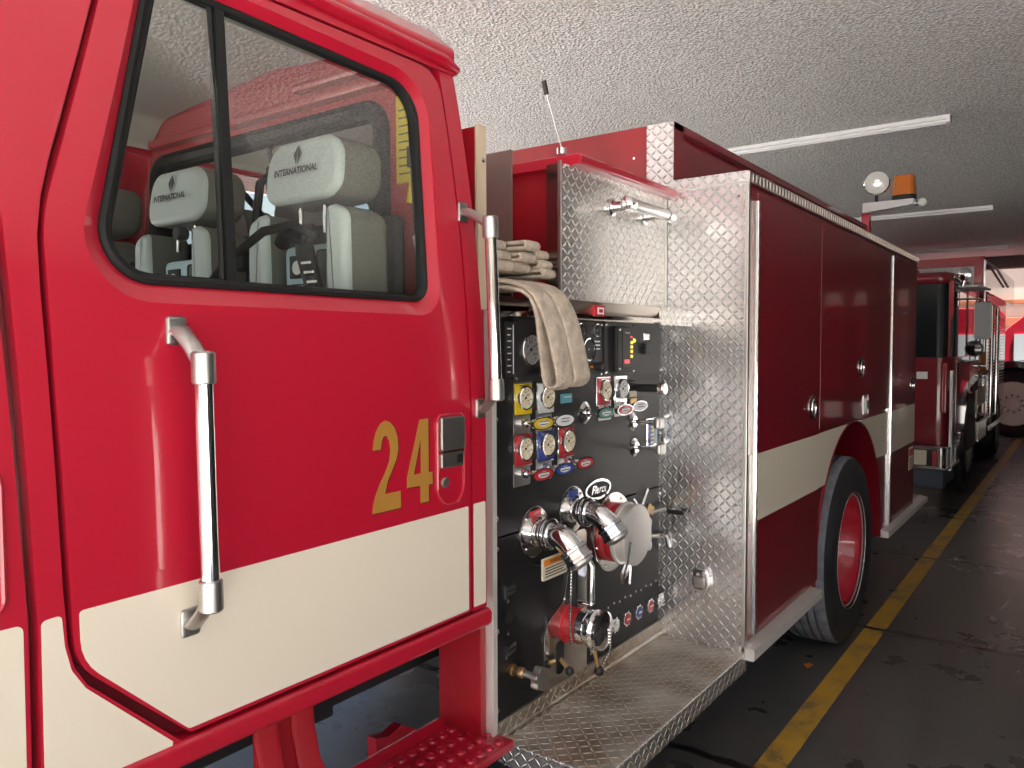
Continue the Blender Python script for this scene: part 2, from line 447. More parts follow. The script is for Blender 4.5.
# door pieces
mb = MB(); n = len(win_in)
mb.sweep(ring3(win_in, .020), [(.013*math.cos(a*math.pi/4), .011*math.sin(a*math.pi/4)) for a in range(8)], TRIMD, closed=True)
mb.build('window_gasket', door)
mb = MB()
pa, pb = (.992, 1.915), (1.030, 2.515)
mb.prism([(pa[0]-.008, pa[1]), (pa[0]+.014, pa[1]), (pb[0]+.014, pb[1]), (pb[0]-.008, pb[1])], -.008, .012, TRIMD)
for v in mb.bm.verts: v.co.y += yc(v.co.z)+.020
mb.build('window_divider', door)
vent = rpoly([(.720, 1.920, .075), (.977, 1.920, .01), (1.015, 2.512, .01), (.890, 2.515, .04)], 6)
mb = MB(); mb.sweep(ring3(vent, .022), [(.006*math.cos(a*math.pi/3), .006*math.sin(a*math.pi/3)) for a in range(6)], TRIMD, closed=True)
mb.build('vent_frame', door)
def pane(poly, yo, m, name, par, fy=yc):
    mb = MB(); skin(mb, poly, [], m, yo, 0, fy=fy); return mb.build(name, par, smooth=0)
pane(rpoly([(.712, 1.917, .08), (.987, 1.917, 0), (1.025, 2.518, 0), (.888, 2.52, .045)], 6), .024, GL_CAB, 'vent_glass', door)
pane(rpoly([(1.002, 1.917, 0), (1.584, 1.917, .04), (1.629, 2.49, .08), (1.04, 2.516, 0)], 6), .026, GL_CAB, 'window_glass', door)
st = rpoly([(.855, 1.031, .010), (.654, 1.229, .10), (.6525, 1.322, .008), (1.727, 1.330, .006), (1.727, 1.030, .006)], 4)
mb = MB(); skin(mb, st, [], CREAM, -.0012, .001); mb.build('stripe', door, smooth=0)['label'] = 'cream lower door stripe'
two = [(1.358, 1.528), (1.361, 1.551), (1.369, 1.574), (1.383, 1.592), (1.402, 1.6), (1.419, 1.594), (1.435, 1.578), (1.445, 1.553), (1.447, 1.521), (1.439, 1.497), (1.424, 1.471), (1.408, 1.446), (1.398, 1.415), (1.454, 1.415), (1.455, 1.371), (1.355, 1.371), (1.356, 1.387), (1.364, 1.413), (1.38, 1.442), (1.4, 1.47), (1.414, 1.496), (1.418, 1.523), (1.414, 1.548), (1.406, 1.560), (1.396, 1.560), (1.389, 1.548), (1.385, 1.528)]
four = [(1.527, 1.593), (1.561, 1.593), (1.561, 1.449), (1.576, 1.449), (1.576, 1.416), (1.561, 1.416), (1.561, 1.371), (1.528, 1.371), (1.528, 1.417), (1.477, 1.418), (1.478, 1.447)]
fhole = [(1.530, 1.539), (1.503, 1.450), (1.530, 1.450)]
mb = MB()
for m, d, yo in ((GOLDSH, .0035, -.0008), (GOLD, 0, -.0016)):
    sh = lambda P: [(x+d, z-d*.6) for x, z in P]
    skin(mb, sh(two), [], m, yo, .0006); skin(mb, sh(four), [sh(fhole)], m, yo, .0006)
mb.build('unit_number', door, smooth=0)['label'] = 'gold numerals 24'
# chrome bar handles: brackets, collars and tube
def bar_handle(name, par, m0, b0, b1, m1, lab):
    mb = MB()
    for m, b in ((m0, b0), (m1, b1)):
        m, b = V(m), V(b); sgn = 1 if m is V(m0) else 1
        mb.box(m.x-.021, m.x+.021, m.y-.008, m.y+.004, m.z-.028, m.z+.028, CAST, .007)
        mb.cyl((m.x, m.y-.008, m.z), (m.x, m.y-.012, m.z), .008, CHROME, seg=8)
        sec = [(.019*math.cos(a*math.pi/6), .012*math.sin(a*math.pi/6)) for a in range(12)]
        mid = m.lerp(b, .5)+V((0, -.012, 0))
        mb.sweep([m+V((0, -.002, 0)), m+V((0, -.018, 0)), mid, b+V((0, .004, 0))], sec, CAST, side=(1, 0, .2))
    b0, b1 = V(b0), V(b1); d = (b1-b0).normalized()
    for p, s in ((b0, 1), (b1, -1)):
        mb.lathe(p-d*.024*s, d*s, [(.018, 0), (.0225, .004), (.0225, .058), (.020, .062)], CAST, 20)
    mb.cyl(b0+d*.02, b1-d*.02, .0175, CHROME, seg=24)
    o = mb.build(name, par); o['label'] = lab; return o
bar_handle('grab_handle', door, (.852, 1.42+.002*0+yc(1.81)-1.42, 1.815), (.856, 1.345, 1.752), (.862, 1.345, 1.302), (.862, 1.420, 1.243), 'long chrome bar handle')
# latch
mb = MB(); rec = rpoly([(1.594, 1.349, .05), (1.706, 1.349, .05), (1.706, 1.598, .02), (1.594, 1.598, .02)], 6)
rec_i = [(1.65+(x-1.65)*.72, 1.474+(z-1.474)*.9) for x, z in rec]
skin(mb, [(1.65+(x-1.65)*1.02, 1.474+(z-1.474)*1.01) for x, z in rec], [], RED, -.0012, 0)
mb.build('latch_pocket', door, smooth=50)
mb = MB(); mb.tube(ring3(rec, -.0025), .004, RED, 6, closed=True); mb.build('latch_pocket_lip', door)
mb = MB(); mb.box(1.602, 1.700, 1.405, 1.425, 1.500, 1.592, CAST, .006); mb.box(1.604, 1.698, 1.408, 1.425, 1.452, 1.494, CAST, .006)
mb.box(1.664, 1.690, 1.405, 1.412, 1.462, 1.486, TRIMD, .004); mb.box(1.606, 1.696, 1.407, 1.412, 1.4955, 1.4985, TRIMD)
mb.build('latch_handle', door)['label'] = 'chrome paddle latch'
mb = MB(); mb.lathe((1.625, 1.421, 1.412), (0, -1, 0), [(.015, 0), (.015, .006), (.012, .008), (.004, .008)], CAST, 16); mb.build('lock_cylinder', door)

# ---- fixed cab skins around the door
backing = rpoly([(.56, 1.0, 0), (1.80, 1.0, 0), (1.80, 2.60, .05), (.80, 2.60, .05), (.56, 2.2, .05)], 4)
mb = MB(); skin(mb, backing, [rpoly([(.68, 1.88, .1), (1.616, 1.88, .06), (1.661, 2.52, .1), (.872, 2.545, .05)], 6)], BODY, .034, .02)
mb.build('door_frame', T, smooth=0)
cowl = [(.584, .995), (.586, 1.32), (.556, 2.13), (.53, 2.20), (.66, 2.63), (.86, 2.60), (.800, 2.592), (.716, 2.335), (.6445, 2.12), (.624, 2.045), (.613, 1.975), (.612, 1.88), (.617, 1.70), (.628, 1.36), (.631, 1.312), (.633, 1.267), (.643, 1.223), (.664, 1.186), (.838, 1.013), (.838, .995)]
mb = MB(); skin(mb, cowl, [], RED, .002, .03); cow = mb.build('cab_cowl', T, smooth=50)
mb = MB(); skin(mb, rpoly([(.589, 1.004, .004), (.591, 1.320, .010), (.624, 1.322, .008), (.628, 1.265, .02), (.638, 1.220, .03), (.661, 1.181, .02), (.822, 1.018, .005), (.82, 1.004, .004)], 4), [], CREAM, .0008, .001)
mb.build('stripe', cow, smooth=0)['label'] = 'cream cowl stripe'
mb = MB()
def yp(z): return yc(z)+.004
pil = rpoly([(1.750, 1.018, 0), (1.814, 1.018, 0), (1.814, 2.60, .03), (1.750, 2.60, 0)], 4)
skin(mb, pil, [], RED, .003, .10)
pill = mb.build('rear_pillar', T, smooth=50)
mb = MB(); skin(mb, rpoly([(1.754, 1.03, .004), (1.809, 1.03, .006), (1.809, 1.332, .006), (1.754, 1.332, .004)], 3), [], CREAM, .0018, .001); mb.build('stripe', pill, smooth=0)['label'] = 'cream pillar stripe'
bar_handle('grab_handle', pill, (1.760, yc(2.15), 2.168), (1.748, 1.352, 2.122), (1.772, 1.352, 1.655), (1.785, 1.422, 1.606), 'long chrome bar handle')
# sill
mb = MB(); mb.box(.50, 1.835, 1.412, 1.56, .958, 1.012, RED, .016, 3); mb.build('cab_sill', T)
# roof with drip rail
mb = MB()
rp = rpoly([(1.535, 2.582, .0), (1.532, 2.655, .03), (1.64, 2.745, .10), (2.36, 2.80, .5), (3.08, 2.745, .10), (3.188, 2.655, .03), (3.185, 2.582, 0)], 5)
rin = [(CY+(y-CY)*.975, z-.028 if z > 2.6 else z) for y, z in rp]
mb.prism(rp+rin[::-1], 0.70, 1.812, RED, 'X')
mb.prism(rp, .69, .72, RED, 'X', .01); mb.prism(rp, 1.796, 1.815, RED, 'X', .008)
mb.build('cab_roof', T, smooth=60)
mb = MB()
mb.sweep([(.66, 1.535, 2.640), (.80, 1.530, 2.628), (1.2, 1.530, 2.622), (1.76, 1.530, 2.610), (1.822, 1.545, 2.604), (1.838, 1.60, 2.604), (1.838, 2.36, 2.604), (1.838, 3.15, 2.604)], [(.018*math.cos(a*math.pi/5), .020*math.sin(a*math.pi/5)) for a in range(10)], RED, side=(0, 0, 1))
mb.build('drip_rail', T)
mb = MB(); rl = [(CY+(y-CY)*.96, z-.036) for y, z in rp[1:-1]]; rl2 = [(CY+(y-CY)*.95, z-.042) for y, z in rp[1:-1]]; mb.prism(rl+rl2[::-1], .722, 1.783, LINER, 'X'); mb.build('headliner', T, smooth=0)
# rear wall with window
def flat_wall(poly, holes, x, t, m, name, par):
    mb = MB(); b2 = bmesh.new(); es = []
    for lp in [poly]+holes:
        vs = [b2.verts.new((x, p[0], p[1])) for p in lp]; es += [b2.edges.new((vs[i], vs[(i+1) % len(vs)])) for i in range(len(vs))]
    bmesh.ops.triangle_fill(b2, use_beauty=True, use_dissolve=False, edges=es)
    r = bmesh.ops.extrude_face_region(b2, geom=b2.faces[:])
    for v in r['geom']:
        if isinstance(v, bmesh.types.BMVert): v.co.x += t
    mb.merge(b2, m); return mb.build(name, par, smooth=0)
rw = rpoly([(1.80, 2.0, .08), (3.10, 2.0, .08), (3.10, 2.535, .08), (1.80, 2.535, .08)], 6)
flat_wall(rpoly([(1.47, 1.0, 0), (3.25, 1.0, 0), (3.245, 2.0, 0), (3.19, 2.35, 0), (3.13, 2.60, 0), (3.04, 2.705, 0), (1.68, 2.705, 0), (1.59, 2.60, 0), (1.53, 2.35, 0), (1.475, 2.0, 0)], 2), [rw], 1.785, .035, INTRED, 'cab_rear_wall', T)
mb = MB(); mb.tube([(1.78, p[0], p[1]) for p in rw], .030, TRIMD, 8, closed=True); mb.build('rear_window_gasket', T)
mb = MB(); mb.flat([(1.80, p[0], p[1]) for p in rw], GL_CLR); mb.build('rear_window_glass', T, smooth=0)
mb = MB()   # folded pressing along the top of the inner wall
mb.box(1.74, 1.79, 1.62, 3.1, 2.585, 2.62, INTRED, .012); mb.box(1.745, 1.79, 1.66, 2.20, 2.64, 2.67, INTRED, .012)
mb.build('inner_wall_rib', T)
mb = MB(); mb.box(1.772, 1.784, 1.650, 1.735, 2.285, 2.55, SIGNY, .002)
for i in range(9): mb.box(1.7705, 1.7725, 1.665, 1.722, 2.31+i*.024, 2.3135+i*.024, INK)
mb.build('notice_plate', T)['label'] = 'yellow notice on inner cab wall'
mb = MB(); mb.tube([(1.72, 1.60, 2.44), (1.70, 1.59, 2.36), (1.69, 1.585, 2.27), (1.69, 1.60, 2.20)], .012, SIGNY, 8); mb.box(1.675, 1.70, 1.575, 1.60, 2.30, 2.36, INK, .004)
mb.build('hanging_cord', T)['label'] = 'yellow coat strap'
mb = MB(); mb.box(1.755, 1.785, 2.30, 2.36, 2.33, 2.42, TRIMD, .01); mb.tube([(1.765, 2.33, 2.42), (1.755, 2.33, 2.47), (1.77, 2.33, 2.49)], .008, TRIMD, 6); mb.build('mirror_bracket', T)
# far side of cab, floor, windscreen
def yfar(z): return 2*CY-yc(z)
far = [(.60, 1.0), (1.80, 1.0), (1.80, 2.60), (.80, 2.60), (.60, 2.15)]
mb = MB(); skin(mb, far, [rpoly([(.70, 1.90, .1), (1.60, 1.90, .06), (1.645, 2.50, .1), (.90, 2.52, .05)], 6)], RED, 0, -.03, fy=yfar); mb.build('driver_door', T, smooth=0)
pane([(.70, 1.90), (1.60, 1.90), (1.645, 2.5), (.90, 2.52)], -.02, GL_CLR, 'driver_window_glass', T, yfar)
mb = MB(); mb.box(.55, 1.80, 1.46, 3.26, .98, 1.03, TRIMD); mb.build('cab_floor', T, smooth=0)
mb = MB(); mb.flat([(.46, 1.50, 2.16), (.46, 3.22, 2.16), (.70, 3.16, 2.62), (.70, 1.56, 2.62)], GL_CLR); mb.build('windscreen', T, smooth=0)
mb = MB(); mb.prism([(.47, 2.12), (.60, 1.76), (.74, 1.76), (.77, 1.88), (.70, 1.95), (.56, 2.06)], 1.50, 3.22, DARKV, bev=.012); mb.build('dashboard', T)
mb = MB()
mb.tube([(1.02, 2.95+.2*math.cos(a*math.pi/12), 1.98+.2*math.sin(a*math.pi/12)) for a in range(24)], .013, TRIMD, 8, closed=True)
mb.cyl((1.02, 2.95, 1.98), (.84, 2.95, 1.9), .025, TRIMD); mb.box(1.0, 1.03, 2.76, 3.14, 1.96, 2.0, TRIMD, .01); mb.build('steering_wheel', T)

# ---- seats
def seat(xf, yc_, name, scba):
    mb = MB()
    mb.box(xf-.42, xf+.10, yc_-.23, yc_+.23, 1.42, 1.56, VINYL, .04, 3)
    mb.box(xf-.36, xf+.08, yc_-.18, yc_+.18, 1.03, 1.42, TRIMD, .02)
    root = mb.build(name, T); up = (0, 0, .045)
    mb = MB()
    prof = rpoly([(-.165, 2.165, .06), (.165, 2.165, .06), (.155, 2.345, .075), (-.155, 2.345, .075)], 6)
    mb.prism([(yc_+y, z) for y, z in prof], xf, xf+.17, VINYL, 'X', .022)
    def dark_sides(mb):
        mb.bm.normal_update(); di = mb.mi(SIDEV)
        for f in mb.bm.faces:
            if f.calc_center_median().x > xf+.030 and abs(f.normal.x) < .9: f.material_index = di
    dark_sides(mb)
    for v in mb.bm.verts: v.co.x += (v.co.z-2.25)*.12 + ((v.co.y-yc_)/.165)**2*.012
    hr = mb.build('headrest', root, smooth=55, loc=OFF-V((0, 0, .026)))
    mb = MB()
    lx = xf-.003
    def P(y, z): return (lx+(z-2.25)*.12+.001+(y/.165)**2*.012, yc_+y, z)
    mb.flat([P(0, 2.325), P(.018, 2.297), P(.003, 2.268)], INK); mb.flat([P(-.0015, 2.325), P(-.018, 2.297), P(-.0015, 2.268), P(.001, 2.298)], INK)
    mb.text('INTERNATIONAL', (lx-.001, yc_, 2.250), (0, -1, 0), (.12, 0, 1), .026, INK, .002, sx=.92, bold=.0011)
    mb.build('emblem', root, smooth=0, loc=OFF-V((0, 0, .026)))['label'] = 'black diamond emblem and INTERNATIONAL lettering on headrest'
    mb = MB()
    for s in (-1, 1):
        pts = rpoly([(.115*s, 1.50, 0), (.222*s, 1.50, .02), (.212*s, 2.12, .045), (.130*s, 2.155, .022)], 6)
        if s < 0: pts = pts[::-1]
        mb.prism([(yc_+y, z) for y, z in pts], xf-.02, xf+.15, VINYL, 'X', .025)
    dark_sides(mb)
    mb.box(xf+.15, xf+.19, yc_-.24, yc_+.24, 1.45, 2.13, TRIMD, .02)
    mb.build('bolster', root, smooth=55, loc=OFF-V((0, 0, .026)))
    for dy in (-.052, .052):
        mb = MB(); mb.cyl((xf+.055, yc_+dy, 2.08), (xf+.055, yc_+dy, 2.2), .007, CHROME, seg=10); mb.build('headrest_post', root, loc=OFF-V((0, 0, .026)))
    if scba:
        mb = MB()
        mb.box(xf+.03, xf+.12, yc_-.105, yc_+.105, 1.56, 2.05, PALEB, .02)
        mb.box(xf+.024, xf+.032, yc_+.0, yc_+.07, 1.955, 2.02, INK, .002); mb.box(xf+.024, xf+.032, yc_-.095, yc_-.05, 1.70, 2.03, DARKV, .01)
        mb.lathe((xf+.025, yc_+.035, 1.985), (-1, 0, 0), [(.020, 0), (.020, .003)], WHITE, 16)
        for i in range(4): mb.box(xf+.026, xf+.031, yc_+.01, yc_+.065, 1.905+i*.010, 1.909+i*.010, INK)
        mb.build('air_pack', root, loc=OFF-V((0, 0, .026)))['label'] = 'pale blue breathing air pack in seat back'
        if scba < 2:
            mb = MB(); mb.lathe((xf-.01, yc_-.10, 2.12), (-1, 0, 0), [(.02, 0), (.024, .02), (.018, .035), (0, .037)], INK, 14); mb.build('adjust_knob', root, loc=OFF-V((0, 0, .026)))
            return root
        mb = MB()
        hp = [(xf-.02, yc_-.10, 2.06), (xf-.05, yc_-.04, 2.09), (xf-.07, yc_+.06, 2.08), (xf-.10, yc_+.15, 2.02), (xf-.14, yc_+.21, 1.94), (xf-.18, yc_+.235, 1.84), (xf-.2, yc_+.22, 1.70)]
        mb.tube(hp, .013, TRIMD, 10); mb.tube([(xf-.01, yc_+.06, 2.05), (xf-.02, yc_+.02, 2.08), (xf-.02, yc_-.06, 2.05)], .022, TRIMD, 8)
        mb.build('air_hose', root, loc=OFF-V((0, 0, .026)))['label'] = 'black air hose arching over the seat'
        mb = MB(); mb.strap([(xf-.0, yc_-.03, 2.09), (xf-.03, yc_-.065, 2.02), (xf-.04, yc_-.12, 1.90), (xf-.04, yc_-.185, 1.75)], .060, .020, INK, side=(0, 1, .4))
        for i in range(8): mb.box(xf-.054, xf-.049, yc_-.178+i*.0115-.016, yc_-.178+i*.0115+.020, 1.80+i*.026, 1.806+i*.026, LETW)
        mb.build('harness_strap', root, loc=OFF-V((0, 0, .026)))['label'] = 'black webbing strap with white markings'
    return root
seat(1.45, 1.805, 'seat', 2)['label'] = 'grey vinyl seat with air pack, next to the door window'
seat(1.45, 2.445, 'seat', 1)['label'] = 'grey vinyl seat in the middle of the cab'
seat(1.40, 3.00, 'seat', 0)['label'] = 'grey vinyl seat on the far side of the cab'
for y in (2.12, 2.73):
    mb = MB(); mb.tube([(1.50, y, 1.55), (1.52, y, 2.05), (1.56, y, 2.30), (1.70, y, 2.42)], .014, TRIMD, 8); mb.box(1.47, 1.53, y-.03, y+.03, 2.02, 2.09, TRIMD, .012); mb.build('seat_belt', T)

# ---- hood and front (mostly out of view)
mb = MB()
hood = [(.570, .96), (.572, 1.32), (.534, 2.13), (.510, 2.16), (-.2, 2.04), (-.85, 1.93), (-.98, 1.80), (-1.02, 1.25), (-.80, 1.24), (-.72, 1.0), (-.55, 1.16), (-.25, 1.26), (.05, 1.16), (.22, .96)]
skin(mb, hood, [], RED, .004, .035, fy=lambda z: yc(z))
hd = mb.build('hood_side', T, smooth=50)
mb = MB(); skin(mb, rpoly([(.562, .975, .006), (.564, 1.322, .012), (-.16, 1.322, .004), (.10, 1.16, .004), (.24, .975, .006)], 4), [], CREAM, .0028, .001); mb.build('stripe', hd, smooth=0)['label'] = 'cream hood stripe'
mb = MB(); lp = rpoly([(.470, 1.345, .028), (.536, 1.345, .028), (.536, 1.585, .028), (.470, 1.585, .028)], 6)
mb.tube(ring3(lp, .002), .005, RED, 6, closed=True); skin(mb, lp, [], RED, .0025, 0); mb.box(.482, .520, 1.408, 1.426, 1.46, 1.56, INK, .006); mb.box(.484, .518, 1.408, 1.426, 1.425, 1.462, WHITE, .004)
mb.build('hood_latch', hd)
mb = MB()
sec = [(1.445, 2.12), (1.56, 2.20), (2.36, 2.25), (3.16, 2.20), (3.275, 2.12), (3.275, 1.0), (1.445, 1.0)]
xs = [(.54, 1.), (-.2, .935), (-.85, .88), (-1.0, .80)]
rings = [[mb.bm.verts.new((x, y, 1.0+(z-1.0)*k)) for y, z in sec] for x, k in xs]
fs = []
for A, B in zip(rings, rings[1:]):
    for i in range(4): fs.append(mb.bm.faces.new((A[i], A[i+1], B[i+1], B[i])))
    fs.append(mb.bm.faces.new((A[4], A[5], B[5], B[4])))
fs.append(mb.bm.faces.new(rings[-1])); mb._tag(fs, RED)
mb.build('hood', T, smooth=50)
mb = MB(); mb.box(-1.30, -1.05, 1.25, 3.47, .55, .82, CHROME, .04); mb.build('front_bumper', T)
mb = MB()
for i in range(9): mb.box(-1.04, -1.0, 1.75, 2.97, 1.15+i*.07, 1.18+i*.07, CHROME, .006)
mb.build('radiator_grille', T)
def wheel(par, name, x, y, r, w, out, rim_m, rimr, dish=.07, nuts=10, tread=TREAD, lab=None):
    """tyre with grooved tread, rim and hub; out = -1 when the outer face looks to -Y"""
    mb = MB()
    prof = [(rimr, 0), (rimr+.02, -.012), (r-.10, -.022), (r-.035, -.006), (r-.012, .012)]
    mb.lathe((x, y, r), (0, -out, 0), prof, TYRE, 56, cap=False)
    p2 = [(r-.012, .012), (r-.002, .03)]
    nG = 4; gw = .014; t = .03; lw = (w-.06-nG*gw)/(nG+1)
    for g in range(nG):
        t += lw; p2 += [(r, t), (r-.014, t+.001), (r-.014, t+gw-.001), (r, t+gw)]; t += gw
    p2 += [(r-.002, w-.03), (r-.012, w-.012)]
    mb.lathe((x, y, r), (0, -out, 0), p2, tread, 56, cap=False)
    mb.lathe((x, y, r), (0, -out, 0), [(r-.012, w-.012), (r-.04, w), (rimr, w)], TYRE, 56, cap=False)
    t_ = mb.build(name, par, smooth=35)
    if lab: t_['label'] = lab
    mb = MB()
    mb.lathe((x, y, r), (0, -out, 0), [(rimr+.012, -.012), (rimr+.012, .004), (rimr-.006, .012)], SATIN, 40, cap=False)
    mb.lathe((x, y, r), (0, -out, 0), [(rimr-.004, .008), (rimr-.022, .018), (rimr-.03, dish*.7), (rimr-.07, dish), (.15, dish), (.15, dish-.03), (.10, dish-.06), (.0, dish-.065)], rim_m, 40, cap=False)
    for k in range(nuts):
        a = 2*math.pi*k/nuts; mb.cyl((x+.17*math.cos(a), y-out*dish, r+.17*math.sin(a)), (x+.17*math.cos(a), y-out*(dish-.03), r+.17*math.sin(a)), .014, rim_m, seg=6)
    mb.build('wheel_rim', t_)
    return t_
wheel(T, 'rear_wheel', 5.0, 1.138, .56, .28, -1, RED, .335, dish=.16, lab='rear dual wheel with red rim')
wheel(T, 'rear_wheel', 5.0, 1.47, .56, .28, -1, RED, .335, dish=.16)
wheel(T, 'rear_wheel', 5.0, 2*CY-1.138, .56, .28, 1, RED, .335, dish=.16)
wheel(T, 'front_wheel', -.25, 1.46, .52, .28, -1, RED, .335, dish=.06)
wheel(T, 'front_wheel', -.25, 2*CY-1.46, .52, .28, 1, RED, .335, dish=.06)
# chassis
mb = MB()
for y in (CY-.43, CY+.43): mb.box(-1.0, 7.4, y-.04, y+.04, .66, .90, FRAME)
for x in (-.6, .9, 1.8, 3.4, 4.4, 5.7, 7.0): mb.box(x-.04, x+.04, CY-.43, CY+.43, .70, .86, FRAME)
mb.build('chassis_rail', T, smooth=0)
mb = MB(); mb.cyl((5.03, 1.3, .55), (5.03, 3.42, .55), .09, FRAME); mb.ball((5.03, CY, .55), .22, FRAME); mb.cyl((5.0, CY, .58), (1.2, CY, .78), .05, FRAME); mb.box(-.3, -.2, 1.6, 3.1, .45, .57, FRAME, .02)
mb.build('axle', T)
mb = MB(); mb.box(1.56, 1.64, 1.90, 1.98, .62, .98, FRAME, .01); mb.box(1.44, 1.56, 1.96, 2.00, .90, 1.0, REDD, .01); mb.build('cab_mount', T)
mb = MB(); mb.cyl((.55, 2.95, .62), (1.6, 2.95, .62), .26, FRAME, seg=32); mb.build('fuel_tank', T)
# curved red step hanger under the sill
mb = MB()
for x in (1.092, 1.195):
    pth = [(x, 1.50, .985), (x+.005, 1.505, .88), (x+.02, 1.50, .78), (x+.05, 1.47, .68), (x+.09, 1.43, .60)]
    mb.strap(pth, .058, .012, REDD, side=(1, -.3, 0))
mb.box(1.075, 1.235, 1.515, 1.53, .62, .98, REDD, .01)
mb.build('step_hanger', T)
# red grip step
mb = MB()
mb.box(1.35, 1.995, 1.455, 1.70, .500, .530, RED, .006)
mb.box(1.35, 1.995, 1.698, 1.710, .500, .562, RED, .004)
for i in range(13):
    for j in range(4):
        x = 1.385+i*.047+(j % 2)*.023; y = 1.485+j*.058
        if x < 1.98:
            mb.lathe((x, y, .530), (0, 0, 1), [(.017, 0), (.015, .006), (.010, .008), (.009, .002), (.0, .001)], RED, 14)
step = mb.build('cab_step', T)
mb = MB(); mb.prism([(1.78, .40), (1.97, .40), (1.97, .46), (1.90, .50), (1.84, .485), (1.78, .50)], 1.86, 1.90, RED); mb.build('step_bracket', step)

# ================================================================== PUMP MODULE
PY = 1.530          # face of the operator's panel
mb = MB(); mb.box(1.935, 1.965, 1.545, 1.722, .52, 1.92, REDD, .004); mb.build('pump_house_front', T)['label'] = 'plain red front wall of the pump house'
mb = MB(); mb.box(1.968, 3.20, 1.60, 3.12, .84, 1.90, FRAME).box(2.2, 3.2, 1.56, 1.62, .5, .9, FRAME); mb.build('pump_house', T, smooth=0)
mb = MB(); mb.box(1.992, 3.205, PY, PY+.02, .555, 1.162, BLACKP, .002); mb.box(1.992, 3.205, PY, PY+.02, 1.168, 1.90, BLACKP, .002)
panel = mb.build('pump_panel', T)
for x0, x1, y0_ in ((1.968, 1.992, PY-.012), (3.205, 3.222, PY-.022)):
    mb = MB(); mb.box(x0, x1, y0_, PY+.03, .52, 1.90, SATIN, .003); mb.build('edge_trim', panel)['label'] = 'satin aluminium edge trim'
mb = MB()
for x, z in ((2.005, 1.88), (2.005, 1.55), (2.005, 1.23), (2.005, 1.13), (2.005, .86), (2.005, .60), (3.19, 1.13), (3.19, 1.4), (3.19, .62), (2.6, .60), (3.19, .9)):
    mb.lathe((x, PY, z), (0, -1, 0), [(.008, 0), (.008, .002), (.004, .005), (0, .005)], CHROME, 10)
mb.build('panel_screw', panel)
def sub(mb, name, lab=None, par=panel):
    o = mb.build(name, par)
    if lab: o['label'] = lab
    return o
# sub-panels
mb = MB(); mb.box(2.097, 2.675, PY-.006, PY, 1.666, 1.878, GREYP, .003)
for x in (2.108, 2.664):
    for z in (1.678, 1.866): mb.lathe((x, PY-.006, z), (0, -1, 0), [(.006, 0), (.004, .004), (0, .004)], CHROME, 8)
mb.box(2.384, 2.388, PY-.008, PY, 1.666, 1.878, INK); sub(mb, 'gauge_plate')
mb = MB(); mb.box(2.69, 3.196, PY-.006, PY, 1.671, 1.882, GREYP, .003)
for x in (2.702, 2.93, 3.185):
    for z in (1.683, 1.870): mb.lathe((x, PY-.006, z), (0, -1, 0), [(.006, 0), (.004, .004), (0, .004)], CHROME, 8)
sub(mb, 'control_plate')
mb = MB(); mb.box(2.046, 2.090, PY-.010, PY, 1.686, 1.865, INK, .004)
for i in range(8): mb.box(2.052, 2.066+(i % 2)*.006, PY-.012, PY-.009, 1.700+i*.020, 1.704+i*.020, LETW)
mb.box(2.082, 2.085, PY-.012, PY-.009, 1.695, 1.855, LETW); sub(mb, 'level_gauge', 'black tank level strip with white marks')
def gauge(x, z, r, face, name, lab=None, needle=-.7, ang0=0, body=.022, ticks=12):
    mb = MB()
    mb.lathe((x, PY, z), (0, -1, 0), [(r, 0), (r, body), (r*.97, body+.004), (r*.86, body+.003), (r*.84, body-.004)], CHROME, 32, cap=False)
    mb.lathe((x, PY, z), (0, -1, 0), [(r*.85, body-.004), (0, body-.004)], face, 32, cap=False)
    y = PY-body+.003
    dark = LETW if face is INK else INK
    for k in range(ticks):
        a = R(225-270*k/(ticks-1)); c, s = math.cos(a), math.sin(a); r0, r1 = r*.62, r*.78; w = r*.03
        mb.flat([(x+r0*c-w*s, y, z+r0*s+w*c), (x+r1*c-w*s, y, z+r1*s+w*c), (x+r1*c+w*s, y, z+r1*s-w*c), (x+r0*c+w*s, y, z+r0*s-w*c)], dark)
    if r > .02:
        for k in range(5):
            a = R(215-250*k/4); mb.text('%d' % (k*100 if r > .03 else k*10), (x+r*.45*math.cos(a), y, z+r*.45*math.sin(a)), (1, 0, 0), (0, 0, 1), r*.22, dark, .0004)
    c, s = math.cos(needle), math.sin(needle); w = r*.035
    mb.flat([(x-.25*r*c-w*s, y-.001, z-.25*r*s+w*c), (x+.68*r*c, y-.001, z+.68*r*s), (x-.25*r*c+w*s, y-.001, z-.25*r*s-w*c)], dark)
    mb.lathe((x, y, z), (0, -1, 0), [(r*.09, 0), (r*.09, .003), (0, .003)], dark, 10)
    return sub(mb, name, lab)
gauge(2.190, 1.773, .058, DIALW, 'master_gauge', 'large white intake gauge', needle=R(225), body=.010)
gauge(2.320, 1.773, .058, DIALW, 'master_gauge', 'large white discharge gauge behind the hose', needle=R(225), body=.010)
gauge(2.575, 1.773, .045, INK, 'engine_gauge', 'black faced gauge with chrome ring', needle=R(60), body=.006)
gauge(2.515, 1.846, .026, INK, 'engine_gauge', needle=R(120), body=.006, ticks=6)
gauge(2.636, 1.846, .026, INK, 'engine_gauge', needle=R(120), body=.006, ticks=6)
for x, z in ((2.630, 1.708), (2.248, 1.698), (2.43, 1.70)):
    mb = MB(); mb.lathe((x, PY-.006, z), (0, -1, 0), [(.016, 0), (.016, .02), (.013, .028), (0, .028)], INK, 14); sub(mb, 'panel_knob')
mb = MB()
for i in range(3): mb.box(2.632-.022, 2.632+.022, PY-.008, PY-.006, 1.772+i*.014, 1.778+i*.014, LETW)
sub(mb, 'panel_lettering')
